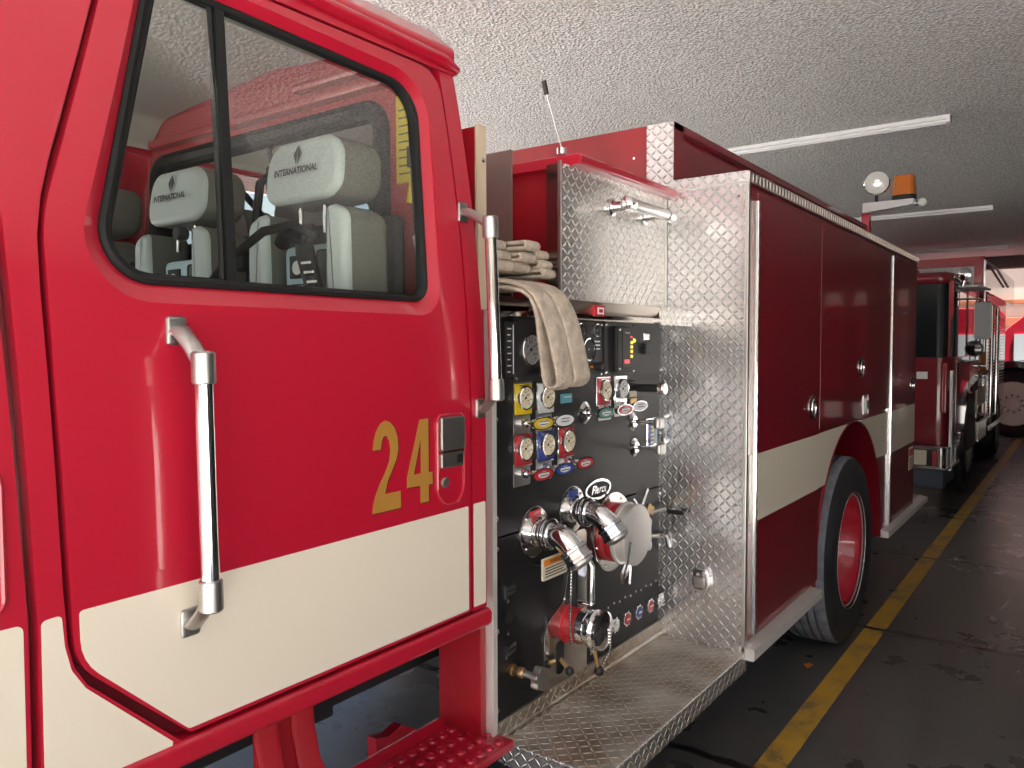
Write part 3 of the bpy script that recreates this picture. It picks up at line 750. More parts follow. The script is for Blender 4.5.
mb = MB(); mb.box(2.585, 2.60, PY-.010, PY-.006, 1.702, 1.712, ORANGE); sub(mb, 'warning_light', 'small orange indicator')
mb = MB(); mb.box(2.752, 2.888, PY-.030, PY-.006, 1.682, 1.862, INK, .008); mb.box(2.792, 2.880, PY-.032, PY-.028, 1.70, 1.845, GREYP, .002)
for s in (1.695, 1.85): mb.lathe((2.768, PY-.030, s), (0, -1, 0), [(.006, 0), (.004, .004), (0, .004)], CHROME, 8)
mb.text('PRESSURE', (2.83, PY-.0325, 1.838), (1, 0, 0), (0, 0, 1), .010, LETW, .0005)
disp = sub(mb, 'pressure_governor', 'black pressure governor module with lit digits')
mb = MB()
for i, z in enumerate((1.80, 1.782, 1.764, 1.744)): mb.box(2.857, 2.876, PY-.0335, PY-.031, z-.006, z+.006, LEDY)
mb.box(2.806, 2.848, PY-.0335, PY-.031, 1.716, 1.732, LEDR); mb.box(2.855, 2.872, PY-.0335, PY-.031, 1.818, 1.826, LEDR)
sub(mb, 'status_lights', 'lit yellow and red display digits')
mb = MB(); mb.lathe((2.905, PY-.006, 1.808), (0, -1, 0), [(.014, 0), (.014, .012), (.010, .014)], INK, 14); mb.lathe((2.905, PY-.020, 1.808), (0, -1, 0), [(.010, 0), (.007, .008), (0, .010)], LEDY, 12); sub(mb, 'pilot_lamp', 'small lit yellow pilot lamp')
mb = MB(); mb.box(3.02, 3.07, PY-.012, PY-.006, 1.812, 1.838, CHROME, .004); mb.box(3.012, 3.018, PY-.012, PY-.006, 1.808, 1.842, CHROME); sub(mb, 'engraved_tag')
mb = MB(); mb.box(3.004, 3.058, PY-.028, PY-.006, 1.752, 1.798, INK, .006); sub(mb, 'rocker_switch')
# framed pressure gauges with pull valves and oval tags
def pgauge(x, z, m, lab):
    mb = MB(); mb.box(x-.053, x+.053, PY-.006, PY, z-.057, z+.057, CHROME, .003); mb.box(x-.048, x+.048, PY-.009, PY-.005, z-.052, z+.052, m, .002)
    for i in range(2): mb.box(x-.028, x+.028, PY-.0105, PY-.008, z+.041+i*.005, z+.043+i*.005, CHROME)
    o = sub(mb, 'gauge_frame', lab)
    gauge(x, z+.004, .042, DIAL if m is not CHROME else DIALW, 'pressure_gauge', None, needle=R(45), body=.018, ticks=9)
for x, z, m, lab in ((2.146, 1.609, YEL, 'yellow gauge plate'), (2.281, 1.605, WHITE, 'white gauge plate'), (2.687, 1.610, TAGR, 'red gauge plate'), (2.826, 1.610, CHROME, 'plain chrome gauge plate'),
                     (2.146, 1.439, TAGR, 'red gauge plate'), (2.281, 1.439, BLU, 'blue gauge plate'), (2.416, 1.439, TAGR, 'red gauge plate')):
    pgauge(x, z, m, lab)
def oval(mb, c, a, b, m, t=.008, tilt=.0):
    x, y, z = c; n = 20
    for mm, k, d in ((CHROME, 1., t), (m, .88, t+.001), (DIALW, .52, t+.0015), ):
        lp = [(x+a*k*math.cos(2*math.pi*i/n), y-d, z+b*k*math.sin(2*math.pi*i/n)+tilt*a*k*math.cos(2*math.pi*i/n)) for i in range(n)]
        mb.flat(lp, mm)
        if k == 1.:
            bk = [(p[0], y, p[2]) for p in lp]; A = [mb.bm.verts.new(p) for p in lp]; B = [mb.bm.verts.new(p) for p in bk]
            mb._tag([mb.bm.faces.new((A[i], A[(i+1) % n], B[(i+1) % n], B[i])) for i in range(n)]+[mb.bm.faces.new(B[::-1])], CHROME)
    for i in range(2): mb.box(x-a*.36, x+a*.36, y-t-.003, y-t-.0014, z+.006-i*.010, z+.0085-i*.010, INK)
def pull(x, z, m, lab, L=.075, plate=True):
    mb = MB()
    if plate: mb.box(x-.048, x+.048, PY-.006, PY, z-.042, z+.036, CAST, .004)
    else: mb.lathe((x, PY, z), (0, -1, 0), [(.042, 0), (.042, .004), (.030, .012), (.022, .016)], CHROME, 24)
    mb.cyl((x, PY, z), (x, PY-.025, z), .020, CHROME, .015); mb.cyl((x, PY-.02, z), (x, PY-L, z), .009, CHROME)
    mb.cyl((x, PY-L+.025, z), (x, PY-L-.004, z), .015, CHROME)
    o = sub(mb, 'valve_rod')
    mb = MB(); oval(mb, (x+.012, PY-L, z+.002), .064, .021, m); sub(mb, 'pull_handle', lab)
pull(2.141, 1.529, YEL, 'oval yellow valve tag'); pull(2.272, 1.529, WHITE, 'oval white valve tag')
pull(2.140, 1.360, TAGR, 'oval red valve tag in lower row'); pull(2.272, 1.362, BLU, 'oval blue valve tag'); pull(2.408, 1.366, TAGR, 'oval red valve tag, last of lower row')
pull(2.550, 1.536, GREENT, 'oval green valve tag', plate=False, L=.080); pull(2.70, 1.538, TAGR, 'oval red valve tag under right gauges', L=.080); pull(2.826, 1.545, WHITE, 'oval pale valve tag under right gauges', L=.080)
for x, z in ((2.936, 1.473), (2.952, 1.364)):
    mb = MB(); mb.lathe((x, PY, z), (0, -1, 0), [(.040, 0), (.040, .004), (.028, .012), (.02, .016)], CHROME, 24); mb.cyl((x, PY, z), (x, PY-.10, z), .009, CHROME)
    mb.box(x-.014, x+.045, PY-.128, PY-.10, z-.026, z+.022, CAST, .010); sub(mb, 'tee_handle')
mb = MB(); mb.cyl((2.96, PY, 1.612), (2.96, PY-.11, 1.612), .016, INK); mb.lathe((2.96, PY-.11, 1.612), (0, -1, 0), [(.024, 0), (.028, .012), (.022, .028), (0, .03)], CHROME, 16)
mb.box(2.87, 2.95, PY-.02, PY, 1.625, 1.645, INK, .005); sub(mb, 'throttle_control', 'black throttle rod with chrome end')
mb = MB(); mb.box(2.905, 2.962, PY-.008, PY, 1.575, 1.600, LABELC, .002); mb.box(2.905, 2.962, PY-.008, PY, 1.545, 1.570, BRASS, .002); sub(mb, 'small_plaque')
mb = MB(); mb.box(2.381, 2.456, PY-.006, PY, 1.580, 1.614, TEAL, .003); mb.box(2.395, 2.442, PY-.008, PY-.005, 1.60, 1.604, LETW); sub(mb, 'teal_plaque')
mb = MB(); mb.box(3.055, 3.158, PY-.008, PY, 1.350, 1.476, CHROME, .003); mb.box(3.075, 3.112, PY-.014, PY-.006, 1.356, 1.470, BLU, .003); mb.box(3.122, 3.150, PY-.012, PY-.006, 1.36, 1.466, PALEB, .003)
for i in range(6): mb.box(3.080, 3.107, PY-.0155, PY-.013, 1.368+i*.017, 1.374+i*.017, YEL)
sub(mb, 'foam_gauge', 'blue and white striped level gauge')

# lower panel: emblem
mb = MB(); n = 32
el = lambda a, b, y, tl=.10: [(2.648+a*math.cos(2*math.pi*i/n), y, 1.232+b*math.sin(2*math.pi*i/n)+tl*0) for i in range(n)]
mb.prism([(p[0], p[2]) for p in el(.098, .040, 0)], PY-.006, PY, CHROME); mb.prism([(p[0], p[2]) for p in el(.084, .030, 0)], PY-.0075, PY-.005, INK)
mb.text('Pierce', (2.648, PY-.008, 1.232), (1, 0, 0), (0, 0, 1), .046, CHROME, .0006, shear=.35, bold=.0006); sub(mb, 'maker_emblem', 'oval chrome emblem with script lettering')
# discharges with elbows
def arc(c, u, w, r, a0, a1, n=8):
    return [V(c)+V(u)*r*math.cos(a0+(a1-a0)*k/n)+V(w)*r*math.sin(a0+(a1-a0)*k/n) for k in range(n+1)]
def discharge(x, z, m, lab, yaw=.35, ln=.10):
    mb = MB(); mb.lathe((x, PY, z), (0, -1, 0), [(.088, 0), (.088, .005), (.084, .008), (.055, .008)], STEEL, 36)
    mb.box(x-.035, x+.035, PY-.0095, PY-.007, z+.052, z+.075, m, .001)
    for a in (.8, 2.4, 3.9, 5.5): mb.lathe((x+.074*math.cos(a), PY-.008, z+.074*math.sin(a)), (0, -1, 0), [(.006, 0), (.004, .004), (0, .004)], CHROME, 8)
    fl = sub(mb, 'discharge_flange', lab)
    mb = MB(); mb.lathe((x, PY-.008, z), (0, -1, 0), [(.052, 0), (.052, .018), (.044, .020), (.044, .040), (.052, .042), (.055, .046), (.055, .054), (.046, .056), (.046, .060), (.052, .062), (.053, .068), (.046, .072)], CHROME, 32)
    d0 = V((0, -1, 0)); d1 = V((.10, -.60, -.79)).normalized()
    p0 = V((x, PY-.070, z)); path = [p0]; p = p0.copy()
    for k in range(9):
        d = d0.lerp(d1, k/8).normalized(); p = p+d*.0115; path.append(p.copy())
    mb.tube(path, .041, CHROME, 24)
    mb.lathe(path[-1]-d1*.01, d1, [(.042, 0), (.053, .005), (.053, .014), (.049, .016), (.049, .038), (.053, .040), (.053, .050), (.036, .052)], CHROME, 8)
    mb.lathe(path[-1]+d1*.042, d1, [(.044, 0), (.044, .010), (.02, .020), (0, .020)], CAST, 24)
    mb.lathe(path[-1]+d1*.02, V((.9, .1, 0)).normalized(), [(.012, .05), (.012, .068), (0, .07)], CHROME, 10)
    sub(mb, 'discharge_elbow'); return path[-1], d1
e1, dd = discharge(2.212, 1.150, TAGR, 'chrome flange with red plate')
e2, dd = discharge(2.458, 1.184, BLU, 'chrome flange with blue plate')
# big suction intake
SX, SZ = 2.765, 1.045
mb = MB(); mb.lathe((SX, PY, SZ), (0, -1, 0), [(.158, 0), (.158, .005), (.154, .008), (.10, .008)], STEEL, 48)
for k in range(8): mb.lathe((SX+.14*math.cos(k*.785+.3), PY-.008, SZ+.14*math.sin(k*.785+.3)), (0, -1, 0), [(.007, 0), (.005, .005), (0, .005)], CHROME, 8)
sub(mb, 'suction_flange', 'large stainless round flange')
mb = MB(); mb.lathe((SX, PY-.006, SZ), (0, -1, 0), [(.118, 0), (.118, .020), (.110, .024), (.110, .030), (.118, .033), (.118, .050), (.105, .054)], TAGR, 48); sub(mb, 'suction_adapter', 'red suction adapter ring')
mb = MB(); mb.lathe((SX, PY-.052, SZ), (0, -1, 0), [(.112, 0), (.125, .005), (.125, .016), (.116, .019), (.116, .048), (.120, .052), (.120, .060), (.112, .066), (.06, .070), (0, .071)], SATIN, 48)
for a in (1.15, 1.15+math.pi): 
    c, s = math.cos(a), math.sin(a); mb.sweep([(SX+.10*c, PY-.085, SZ+.10*s), (SX+.15*c, PY-.095, SZ+.15*s), (SX+.195*c, PY-.105, SZ+.195*s)], [(.022, .010), (-.022, .010), (-.022, -.010), (.022, -.010)], CHROME, side=(0, 1, 0), scales=[1, .9, .75])
sub(mb, 'suction_cap', 'big chrome suction cap with two lugs')
# lower drain outlet on its stainless plate
mb = MB(); pl = rpoly([(2.268, .558, 0), (2.56, .558, 0), (2.56, 1.10, .03), (2.47, 1.10, .03), (2.40, .86, .08), (2.268, .80, .10)], 6)
mb.prism(pl, PY-.006, PY, STEEL, bev=.001); mb.box(2.43, 2.50, PY-.008, PY-.005, .955, 1.04, GREYP, .003); sub(mb, 'stainless_plate', 'bare stainless plate')
mb = MB(); lp = rpoly([(2.345, .60, .02), (2.395, .60, .02), (2.395, .72, .02), (2.345, .72, .02)], 5); mb.prism(lp, PY-.0085, PY-.005, INK); sub(mb, 'lever_slot')
LX, LZ = 2.435, .768
mb = MB(); mb.lathe((LX, PY-.004, LZ), (0, -1, 0), [(.072, 0), (.072, .008), (.064, .012), (.062, .050), (.066, .054), (.058, .058)], TAGR, 36); sub(mb, 'outlet_adapter', 'red outlet adapter ring')
mb = MB(); mb.lathe((LX, PY-.058, LZ), (0, -1, 0), [(.058, 0), (.064, .005), (.064, .034), (.056, .037), (.056, .042), (.068, .045), (.070, .062), (.064, .068), (.062, .078), (.070, .081), (.070, .092), (.056, .098), (.02, .101), (0, .101)], CHROME, 36)
for k in range(3):
    a = k*2.09+.4; mb.box(LX+.068*math.cos(a)-.010, LX+.068*math.cos(a)+.010, PY-.122, PY-.102, LZ+.068*math.sin(a)-.010, LZ+.068*math.sin(a)+.010, CHROME, .004)
sub(mb, 'outlet_cap', 'chrome capped outlet')
mb = MB(); mb.cyl((LX+.01, PY-.10, LZ-.06), (LX+.03, PY-.11, LZ-.155), .009, BRASS, .007); mb.ball((LX+.033, PY-.112, LZ-.165), .019, INK); sub(mb, 'drain_lever', 'brass lever with black ball end')
mb = MB(); mb.cyl((LX-.06, PY, .655), (LX-.075, PY-.05, .63), .008, BRASS); mb.ball((LX-.078, PY-.055, .625), .017, INK); sub(mb, 'drain_lever', 'second brass lever with black ball end')
mb = MB(); mb.tube([(2.478, PY-.05, 1.02), (2.480, PY-.075, .98), (2.478, PY-.075, .86), (2.476, PY-.075, .835)], .011, CHROME, 10); mb.box(2.440, 2.462, PY-.03, PY-.004, .82, 1.06, INK, .006); mb.cyl((2.476, PY, .838), (2.476, PY-.09, .838), .008, CHROME); sub(mb, 'valve_lever', 'upright chrome valve lever')
def chain(pts, name='bead_chain', n=20):
    mb = MB(); pts = [V(p) for p in pts]
    L = [(pts[i+1]-pts[i]).length for i in range(len(pts)-1)]; tot = sum(L)
    for k in range(n):
        d = tot*k/(n-1); i = 0
        while i < len(L)-1 and d > L[i]: d -= L[i]; i += 1
        mb.ball(pts[i].lerp(pts[i+1], min(1, d/L[i])), .0055, CHROME, 6)
    mb.tube(pts, .002, CHROME, 5); sub(mb, name)
chain([(2.315, PY-.09, 1.02), (2.310, PY-.09, .92), (2.306, PY-.09, .82), (2.33, PY-.08, .74)], n=26)
chain([(2.278, PY-.01, .82), (2.272, PY-.012, .76), (2.29, PY-.01, .70)], n=14)
chain([(2.655, PY-.14, 1.04), (2.657, PY-.13, .97), (2.657, PY-.11, .90)], n=16)
chain([(2.462, PY-.162, .765), (2.475, PY-.155, .69), (2.466, PY-.13, .63)], n=12)
# warning placard standing off the panel
mb = MB(); mb.prism(rpoly([(2.165, .998, .004), (2.310, .998, .004), (2.338, 1.028, .004), (2.338, 1.072, .004), (2.165, 1.072, .004)], 2), PY-.072, PY-.064, LABELC)
mb.box(2.17, 2.330, PY-.0735, PY-.071, 1.047, 1.068, ORANGE); mb.text('WARNING', (2.25, PY-.0742, 1.0575), (1, 0, 0), (0, 0, 1), .019, INK, .0004)
for i in range(4): mb.box(2.178, 2.31-(i % 2)*.02, PY-.0735, PY-.071, 1.008+i*.0095, 1.011+i*.0095, INK)
mb.box(2.20, 2.212, PY-.066, PY, 1.025, 1.037, BLACKP); sub(mb, 'warning_placard', 'cream placard with orange WARNING heading')
# row of knurled drain knobs
for x, z, m, l in ((2.715, .686, CHROME, 'chrome'), (2.812, .684, TAGR, 'red'), (2.916, .684, BLU, 'blue'), (3.022, .682, TAGR, 'red'), (3.120, .682, CHROME, 'chrome')):
    mb = MB(); mb.cyl((x, PY, z), (x, PY-.03, z), .012, CHROME)
    P8 = []
    for k in range(32): a = 2*math.pi*k/32; r = .032 if (k//2) % 2 else .026; P8.append((x+r*math.cos(a), z+r*math.sin(a)))
    mb.prism(P8, PY-.048, PY-.028, CHROME, bev=.002); mb.lathe((x, PY-.047, z), (0, -1, 0), [(.023, 0), (.022, .004), (.0, .004)], m, 20)
    mb.box(x-.012, x+.012, PY-.0525, PY-.050, z-.003, z+.003, LETW)
    sub(mb, 'drain_knob', l+' drain knob')
mb = MB()
for i in range(10): mb.lathe((2.735+i*.0475, PY, .742+.006*(i % 2)), (0, -1, 0), [(.005, 0), (.004, .003), (0, .003)], CAST, 8)
sub(mb, 'rivet_row')
# lower left: labels, plug, drain valve
for z in (.980, .780):
    mb = MB(); mb.box(2.045, 2.054, PY-.004, PY, z-.024, z+.020, CHROME); mb.prism([(2.056, z-.018), (2.105, z-.010), (2.105, z+.022), (2.056, z+.012)], PY-.004, PY, CHROME)
    for i in range(2): mb.box(2.062, 2.098, PY-.006, PY-.003, z-.004+i*.008, z-.001+i*.008, INK)
    sub(mb, 'engraved_label')
mb = MB(); mb.lathe((2.064, PY, .893), (0, -1, 0), [(.022, 0), (.022, .004), (.016, .006), (0, .006)], INK, 18); mb.lathe((2.064, PY, .945), (0, -1, 0), [(.006, 0), (0, .004)], CHROME, 8); mb.lathe((2.064, PY, .838), (0, -1, 0), [(.006, 0), (0, .004)], CHROME, 8); sub(mb, 'plug')
mb = MB(); mb.lathe((2.078, PY, .712), (0, -1, 0), [(.020, 0), (.020, .012), (.015, .014), (.015, .030), (.018, .034), (.018, .05), (.014, .055)], BRASS, 14); mb.cyl((2.078, PY-.05, .712), (2.080, PY-.10, .710), .012, CAST)
P8 = []
for k in range(24): a = 2*math.pi*k/24; r = .040 if (k//2) % 2 else .032; P8.append((2.080+r*math.cos(a), .710+r*math.sin(a)))
mb.prism(P8, PY-.128, PY-.10, CAST, bev=.003); mb.lathe((2.080, PY-.127, .710), (0, -1, 0), [(.022, 0), (.014, -.008), (0, -.008)], GREYP, 16); sub(mb, 'hose_bib', 'brass stem drain valve with cast handwheel')
# valve stems behind the suction
for z in (1.105, 1.045, .985, .95):
    mb = MB(); mb.cyl((2.985, PY, z), (2.985, PY-.04, z), .016, CAST); mb.lathe((2.985, PY-.04, z), (0, -1, 0), [(.010, 0), (.022, .004), (.022, .018), (0, .02)], BRASS if z > 1.08 else CAST, 10); sub(mb, 'bleeder_valve')
mb = MB(); mb.cyl((3.02, PY-.02, 1.075), (3.15, PY-.05, 1.075), .007, CAST); mb.lathe((3.07, PY, 1.08), (0, -1, 0), [(.020, 0), (.02, .03), (0, .034)], BRASS, 12); sub(mb, 'bleeder_rod')
mb = MB(); mb.tube([(3.12, PY, .955), (3.15, PY-.03, .955), (3.18, PY-.04, .95), (3.19, PY-.05, .90)], .010, CHROME, 8); sub(mb, 'petcock')

# kick strip, running board
mb = MB(); mb.box(1.975, 3.20, PY-.010, PY+.01, .500, .565, PL_XZD, .003)
mb.cyl((1.975, PY-.005, .503), (3.20, PY-.005, .503), .016, PL_XZD); mb.build('kick_plate', T)['label'] = 'strip of worn tread plate'
mb = MB(); mb.box(2.015, 3.198, 1.138, 1.56, .484, .500, PL_XY, .003); rb = mb.build('running_board', T); rb['label'] = 'worn tread plate running board'
mb = MB(); mb.box(2.015, 3.198, 1.132, 1.142, .425, .500, PL_XZ, .003); mb.box(2.008, 2.018, 1.132, 1.56, .425, .500, PL_YZ, .003); mb.build('board_lip', rb)
mb = MB(); mb.box(2.1, 3.15, 1.3, 1.36, .43, .484, FRAME); mb.box(2.1, 3.15, 1.5, 1.56, .43, .484, FRAME); mb.build('board_bracket', rb)

# ================================================================== CROSSLAY BED ABOVE THE PANEL
mb = MB(); mb.box(2.045, 3.195, 1.405, 1.60, 1.880, 1.896, STEEL, .002); mb.prism([(1.402, 1.940), (1.412, 1.942), (1.440, 1.880), (1.430, 1.876)], 2.045, 2.93, mat('dull steel ledge', (.36, .32, .28), .28, 1.), 'X'); lip = mb.build('crosslay_ledge', T); lip['label'] = 'polished steel ledge over the panel'
mb = MB(); mb.box(2.93, 3.198, 1.400, 1.410, 1.870, 1.944, PL_XZ, .002); mb.box(2.93, 3.198, 1.40, 1.52, 1.938, 1.946, PL_XZ, .002); mb.build('ledge_cover', lip)['label'] = 'bright tread plate end of the ledge'
mb = MB(); mb.box(2.405, 2.475, 1.398, 1.420, 1.889, 1.929, TAGR, .003); mb.box(2.418, 2.462, 1.396, 1.399, 1.897, 1.921, LETW); mb.box(2.428, 2.452, 1.3945, 1.397, 1.903, 1.915, TAGR); mb.build('ledge_badge', lip)['label'] = 'small red badge'
mb = MB(); mb.box(2.11, 2.17, 1.395, 1.403, 1.89, 1.935, CHROME, .003); mb.build('panel_lamp', lip)
mb = MB(); mb.box(1.93, 1.965, 1.548, 3.17, 1.92, 2.465, REDD, .003); w1 = mb.build('crosslay_wall', T); w1['label'] = 'red crosslay end wall'
mb = MB(); mb.box(1.925, 1.968, 1.536, 1.550, 1.90, 2.470, mat('tan edge strip', (.62, .50, .36), .5), .003); mb.lathe((1.945, 1.53, 2.36), (0, -1, 0), [(.008, 0), (0, .004)], CHROME, 8); mb.build('edge_trim', w1)['label'] = 'tan aluminium edge'
mb = MB(); mb.box(2.296, 2.304, 1.680, 3.05, 1.95, 2.485, mat('weathered stainless', (.50, .46, .42), .42, 1., var=.12, vscale=5), .001); mb.build('crosslay_divider', T)['label'] = 'plain stainless hose divider'
mb = MB(); mb.box(1.965, 2.50, 1.56, 3.15, 1.92, 1.95, STEEL); mb.build('crosslay_floor', T, smooth=0)
mb = MB(); mb.box(2.455, 2.50, 1.62, 3.05, 1.95, 2.46, REDD, .003); mb.box(2.455, 2.50, 1.55, 1.62, 1.95, 2.46, STEEL, .003); mb.build('crosslay_wall', T)['label'] = 'red inner crosslay wall with stainless edge'
mb = MB(); mb.box(2.338, 3.185, 1.500, 1.507, 1.948, 2.425, PL_XZ, .002); mb.box(2.340, 3.183, 1.506, 1.56, 1.95, 2.422, STEEL, .001); cd = mb.build('crosslay_door', T); cd['label'] = 'tread plate compartment door'
mb = MB(); mb.box(2.50, 3.19, 1.55, 3.15, 1.90, 2.42, REDD); mb.build('crosslay_compartment', T, smooth=0)
mb = MB(); mb.box(2.333, 2.341, 1.496, 1.509, 1.945, 2.43, ALU, .002); mb.box(3.176, 3.190, 1.496, 1.515, 1.945, 2.42, ALU, .002); mb.build('edge_trim', cd)
mb = MB()   # handrail on the door
y0 = 1.405
for x, z in ((2.70, 2.318), (2.98, 2.318)):
    mb.lathe((x, 1.50, z), (0, -1, 0), [(.034, 0), (.034, .008), (.026, .010), (.020, .02), (.016, .085), (.016, .095)], CHROME, 18)
mb.cyl((2.655, y0, 2.318), (3.02, y0, 2.318), .022, ALU, seg=20)
for x, s in ((2.655, 1), (3.02, -1)): mb.lathe((x-.012*s, y0, 2.318), (s, 0, 0), [(.0, -.012), (.018, -.008), (.026, 0), (.026, .045), (.022, .05)], CHROME, 18)
mb.build('hand_rail', cd)['label'] = 'knurled aluminium handrail'
mb = MB()
mb.prism([(1.455, 2.430), (1.455, 2.456), (1.47, 2.464), (3.2, 2.464), (3.2, 2.425), (1.462, 2.425)], 2.405, 3.20, RED, 'X', .004)
mb.build('crosslay_cover', T)['label'] = 'flat red cover over the crosslay bed'
mb = MB(); mb.cyl((2.44, 1.56, 2.478), (2.44, 1.56, 2.50), .018, CHROME); mb.cyl((2.44, 1.56, 2.50), (2.365, 1.575, 2.675), .0022, CAST, .0016, seg=8); mb.cyl((2.365, 1.575, 2.675), (2.352, 1.578, 2.72), .009, INK, seg=8); mb.build('radio_aerial', T)['label'] = 'thin whip aerial with black tip'

# ================================================================== REAR BODY
BY = 1.140; BX0, BX1 = 3.20, 7.10
AC, AR = (5.055, .53), .80
def arch_pts(z0, n=20):
    a0 = math.asin((z0-AC[1])/AR); return [(AC[0]+AR*math.cos(a), AC[1]+AR*math.sin(a)) for a in [a0+(math.pi-2*a0)*k/n for k in range(n+1)]]
side = [(BX0, .50), (BX0, 2.45), (BX1, 2.45), (BX1, .46), (AC[0]+AR+.02, .46)]+arch_pts(.47)+[(4.27, .50)]
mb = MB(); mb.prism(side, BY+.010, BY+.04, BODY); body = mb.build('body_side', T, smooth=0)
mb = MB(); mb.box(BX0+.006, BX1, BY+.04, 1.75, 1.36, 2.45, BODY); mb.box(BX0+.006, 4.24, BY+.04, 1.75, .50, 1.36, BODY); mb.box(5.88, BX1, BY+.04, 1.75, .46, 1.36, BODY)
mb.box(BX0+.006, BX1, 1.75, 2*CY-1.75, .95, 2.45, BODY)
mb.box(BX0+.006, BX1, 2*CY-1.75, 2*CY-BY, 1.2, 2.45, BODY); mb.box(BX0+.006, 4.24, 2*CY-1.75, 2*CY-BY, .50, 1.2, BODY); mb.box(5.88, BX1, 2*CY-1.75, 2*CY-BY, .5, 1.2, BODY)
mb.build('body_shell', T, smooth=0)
mb = MB(); aw = arch_pts(.47, 24); a2 = [(AC[0]+(x-AC[0])*1.02, AC[1]+(z-AC[1])*1.02) for x, z in aw]
mb.prism(aw+a2[::-1], BY+.012, 1.75, BODY); mb.box(4.24, 5.88, 1.745, 1.755, .47, 1.36, FRAME); mb.build('wheel_well', T)
# diamond front face of the body
mb = MB(); mb.box(BX0-.006, BX0+.006, BY+.002, 1.60, .50, 2.455, PL_YZ, .002); fp = mb.build('body_front_plate', T); fp['label'] = 'bright tread plate front of the body'
mb = MB(); mb.box(BX0-.010, BX0+.012, BY-.004, BY+.012, .50, 2.455, ALU, .003); mb.build('corner_trim', fp)
mb = MB(); ox = BX0-.006
mb.prism(rpoly([(1.282, .735, .03), (1.368, .735, .03), (1.355, .835, .02), (1.295, .835, .02)], 5), ox-.030, ox, CHROME, 'X', .008); mb.box(ox-.036, ox-.026, 1.300, 1.352, .752, .80, CAST, .006); mb.build('step_light', fp)['label'] = 'small chrome step light'
mb = MB(); mb.cyl((ox, 1.46, 1.065), (ox-.03, 1.46, 1.065), .010, CAST); mb.box(ox-.042, ox-.026, 1.395, 1.475, 1.055, 1.075, INK, .006); mb.build('door_holdback', fp)['label'] = 'black rubber hold back'
mb = MB()
for y, z in ((1.18, 2.40), (1.18, 1.12), (1.42, 2.42), (1.56, 1.12)): mb.lathe((ox, y, z), (-1, 0, 0), [(.007, 0), (.005, .004), (0, .004)], STEEL, 8)
mb.build('panel_screw', fp)
# top rail of the body
mb = MB(); mb.box(BX0-.008, BX1+.01, BY-.006, 1.50, 2.449, 2.497, ALU, .004); rail = mb.build('top_rail', T)
mb = MB()
for i in range(90): mb.box(BX0+.03+i*.0435, BX0+.045+i*.0435, BY-.0085, BY-.004, 2.456, 2.490, STEEL)
mb.build('rail_ribs', rail)['kind'] = 'stuff'
mb = MB(); mb.box(BX0-.012, BX0-.005, BY+.0, 1.50, 2.455, 2.499, PL_YZ, .002); mb.build('rail_end', rail)['label'] = 'tread plate end of the top rail'
# compartment doors
def cdoor(name, poly, stripe, lab=None):
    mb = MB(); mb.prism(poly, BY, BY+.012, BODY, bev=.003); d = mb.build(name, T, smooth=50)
    if lab: d['label'] = lab
    if stripe:
        mb = MB(); mb.prism(stripe, BY-.0012, BY+.001, CREAM); mb.build('stripe', d, smooth=0)['label'] = 'cream stripe'
    return d
SZ0, SZ1 = 1.034, 1.324
d1 = cdoor('compartment_door', [(3.315, .545), (4.292, .545), (4.292, 2.425), (3.315, 2.425)], [(3.318, SZ0), (4.289, SZ0), (4.289, SZ1), (3.318, SZ1)], 'red compartment door ahead of the rear wheel')
d2 = cdoor('compartment_door', [(4.300, 1.345), (6.085, 1.345), (6.085, 2.425), (4.300, 2.425)], None, 'wide red compartment door above the rear wheel')
d3 = cdoor('compartment_door', [(6.135, .50), (7.09, .50), (7.09, 2.425), (6.135, 2.425)], [(6.138, SZ0-.02), (7.087, SZ0-.02), (7.087, SZ1-.005), (6.138, SZ1-.005)], 'red compartment door behind the rear wheel')
A = [p for p in arch_pts(.47, 60)]
left = [p for p in A if p[0] < AC[0] and SZ0 <= p[1] <= SZ1]; right = [p for p in A if p[0] > AC[0] and SZ0 <= p[1] <= SZ1]
left.sort(key=lambda p: p[1]); right.sort(key=lambda p: p[1])
xa = lambda z: math.sqrt(AR*AR-(z-AC[1])**2)
for k_, poly in enumerate(([(4.298, SZ0)]+[(AC[0]-xa(SZ0), SZ0)]+left+[(AC[0]-xa(SZ1), SZ1), (4.298, SZ1)],
        [(6.09, SZ0-.015), (6.09, SZ1-.005)]+[(AC[0]+xa(SZ1), SZ1)]+right[::-1]+[(AC[0]+xa(SZ0), SZ0)],
        [(BX0+.006, SZ0), (3.288, SZ0), (3.288, SZ1), (BX0+.006, SZ1)])):
    mb = MB(); mb.prism(poly, BY+(.006 if k_ == 2 else .003), BY+.012, CREAM); mb.build('stripe', body, smooth=0)['label'] = ('cream stripe ahead of the wheel arch', 'cream stripe behind the wheel arch', 'cream stripe at the front corner')[k_]
mb = MB()
mb.sweep([(x, BY+.008, z) for x, z in arch_pts(.47, 30)], [(.010*math.cos(k*math.pi/3), .008*math.sin(k*math.pi/3)) for k in range(6)], BODY, side=(0, 1, 0)); mb.build('arch_lip', body)
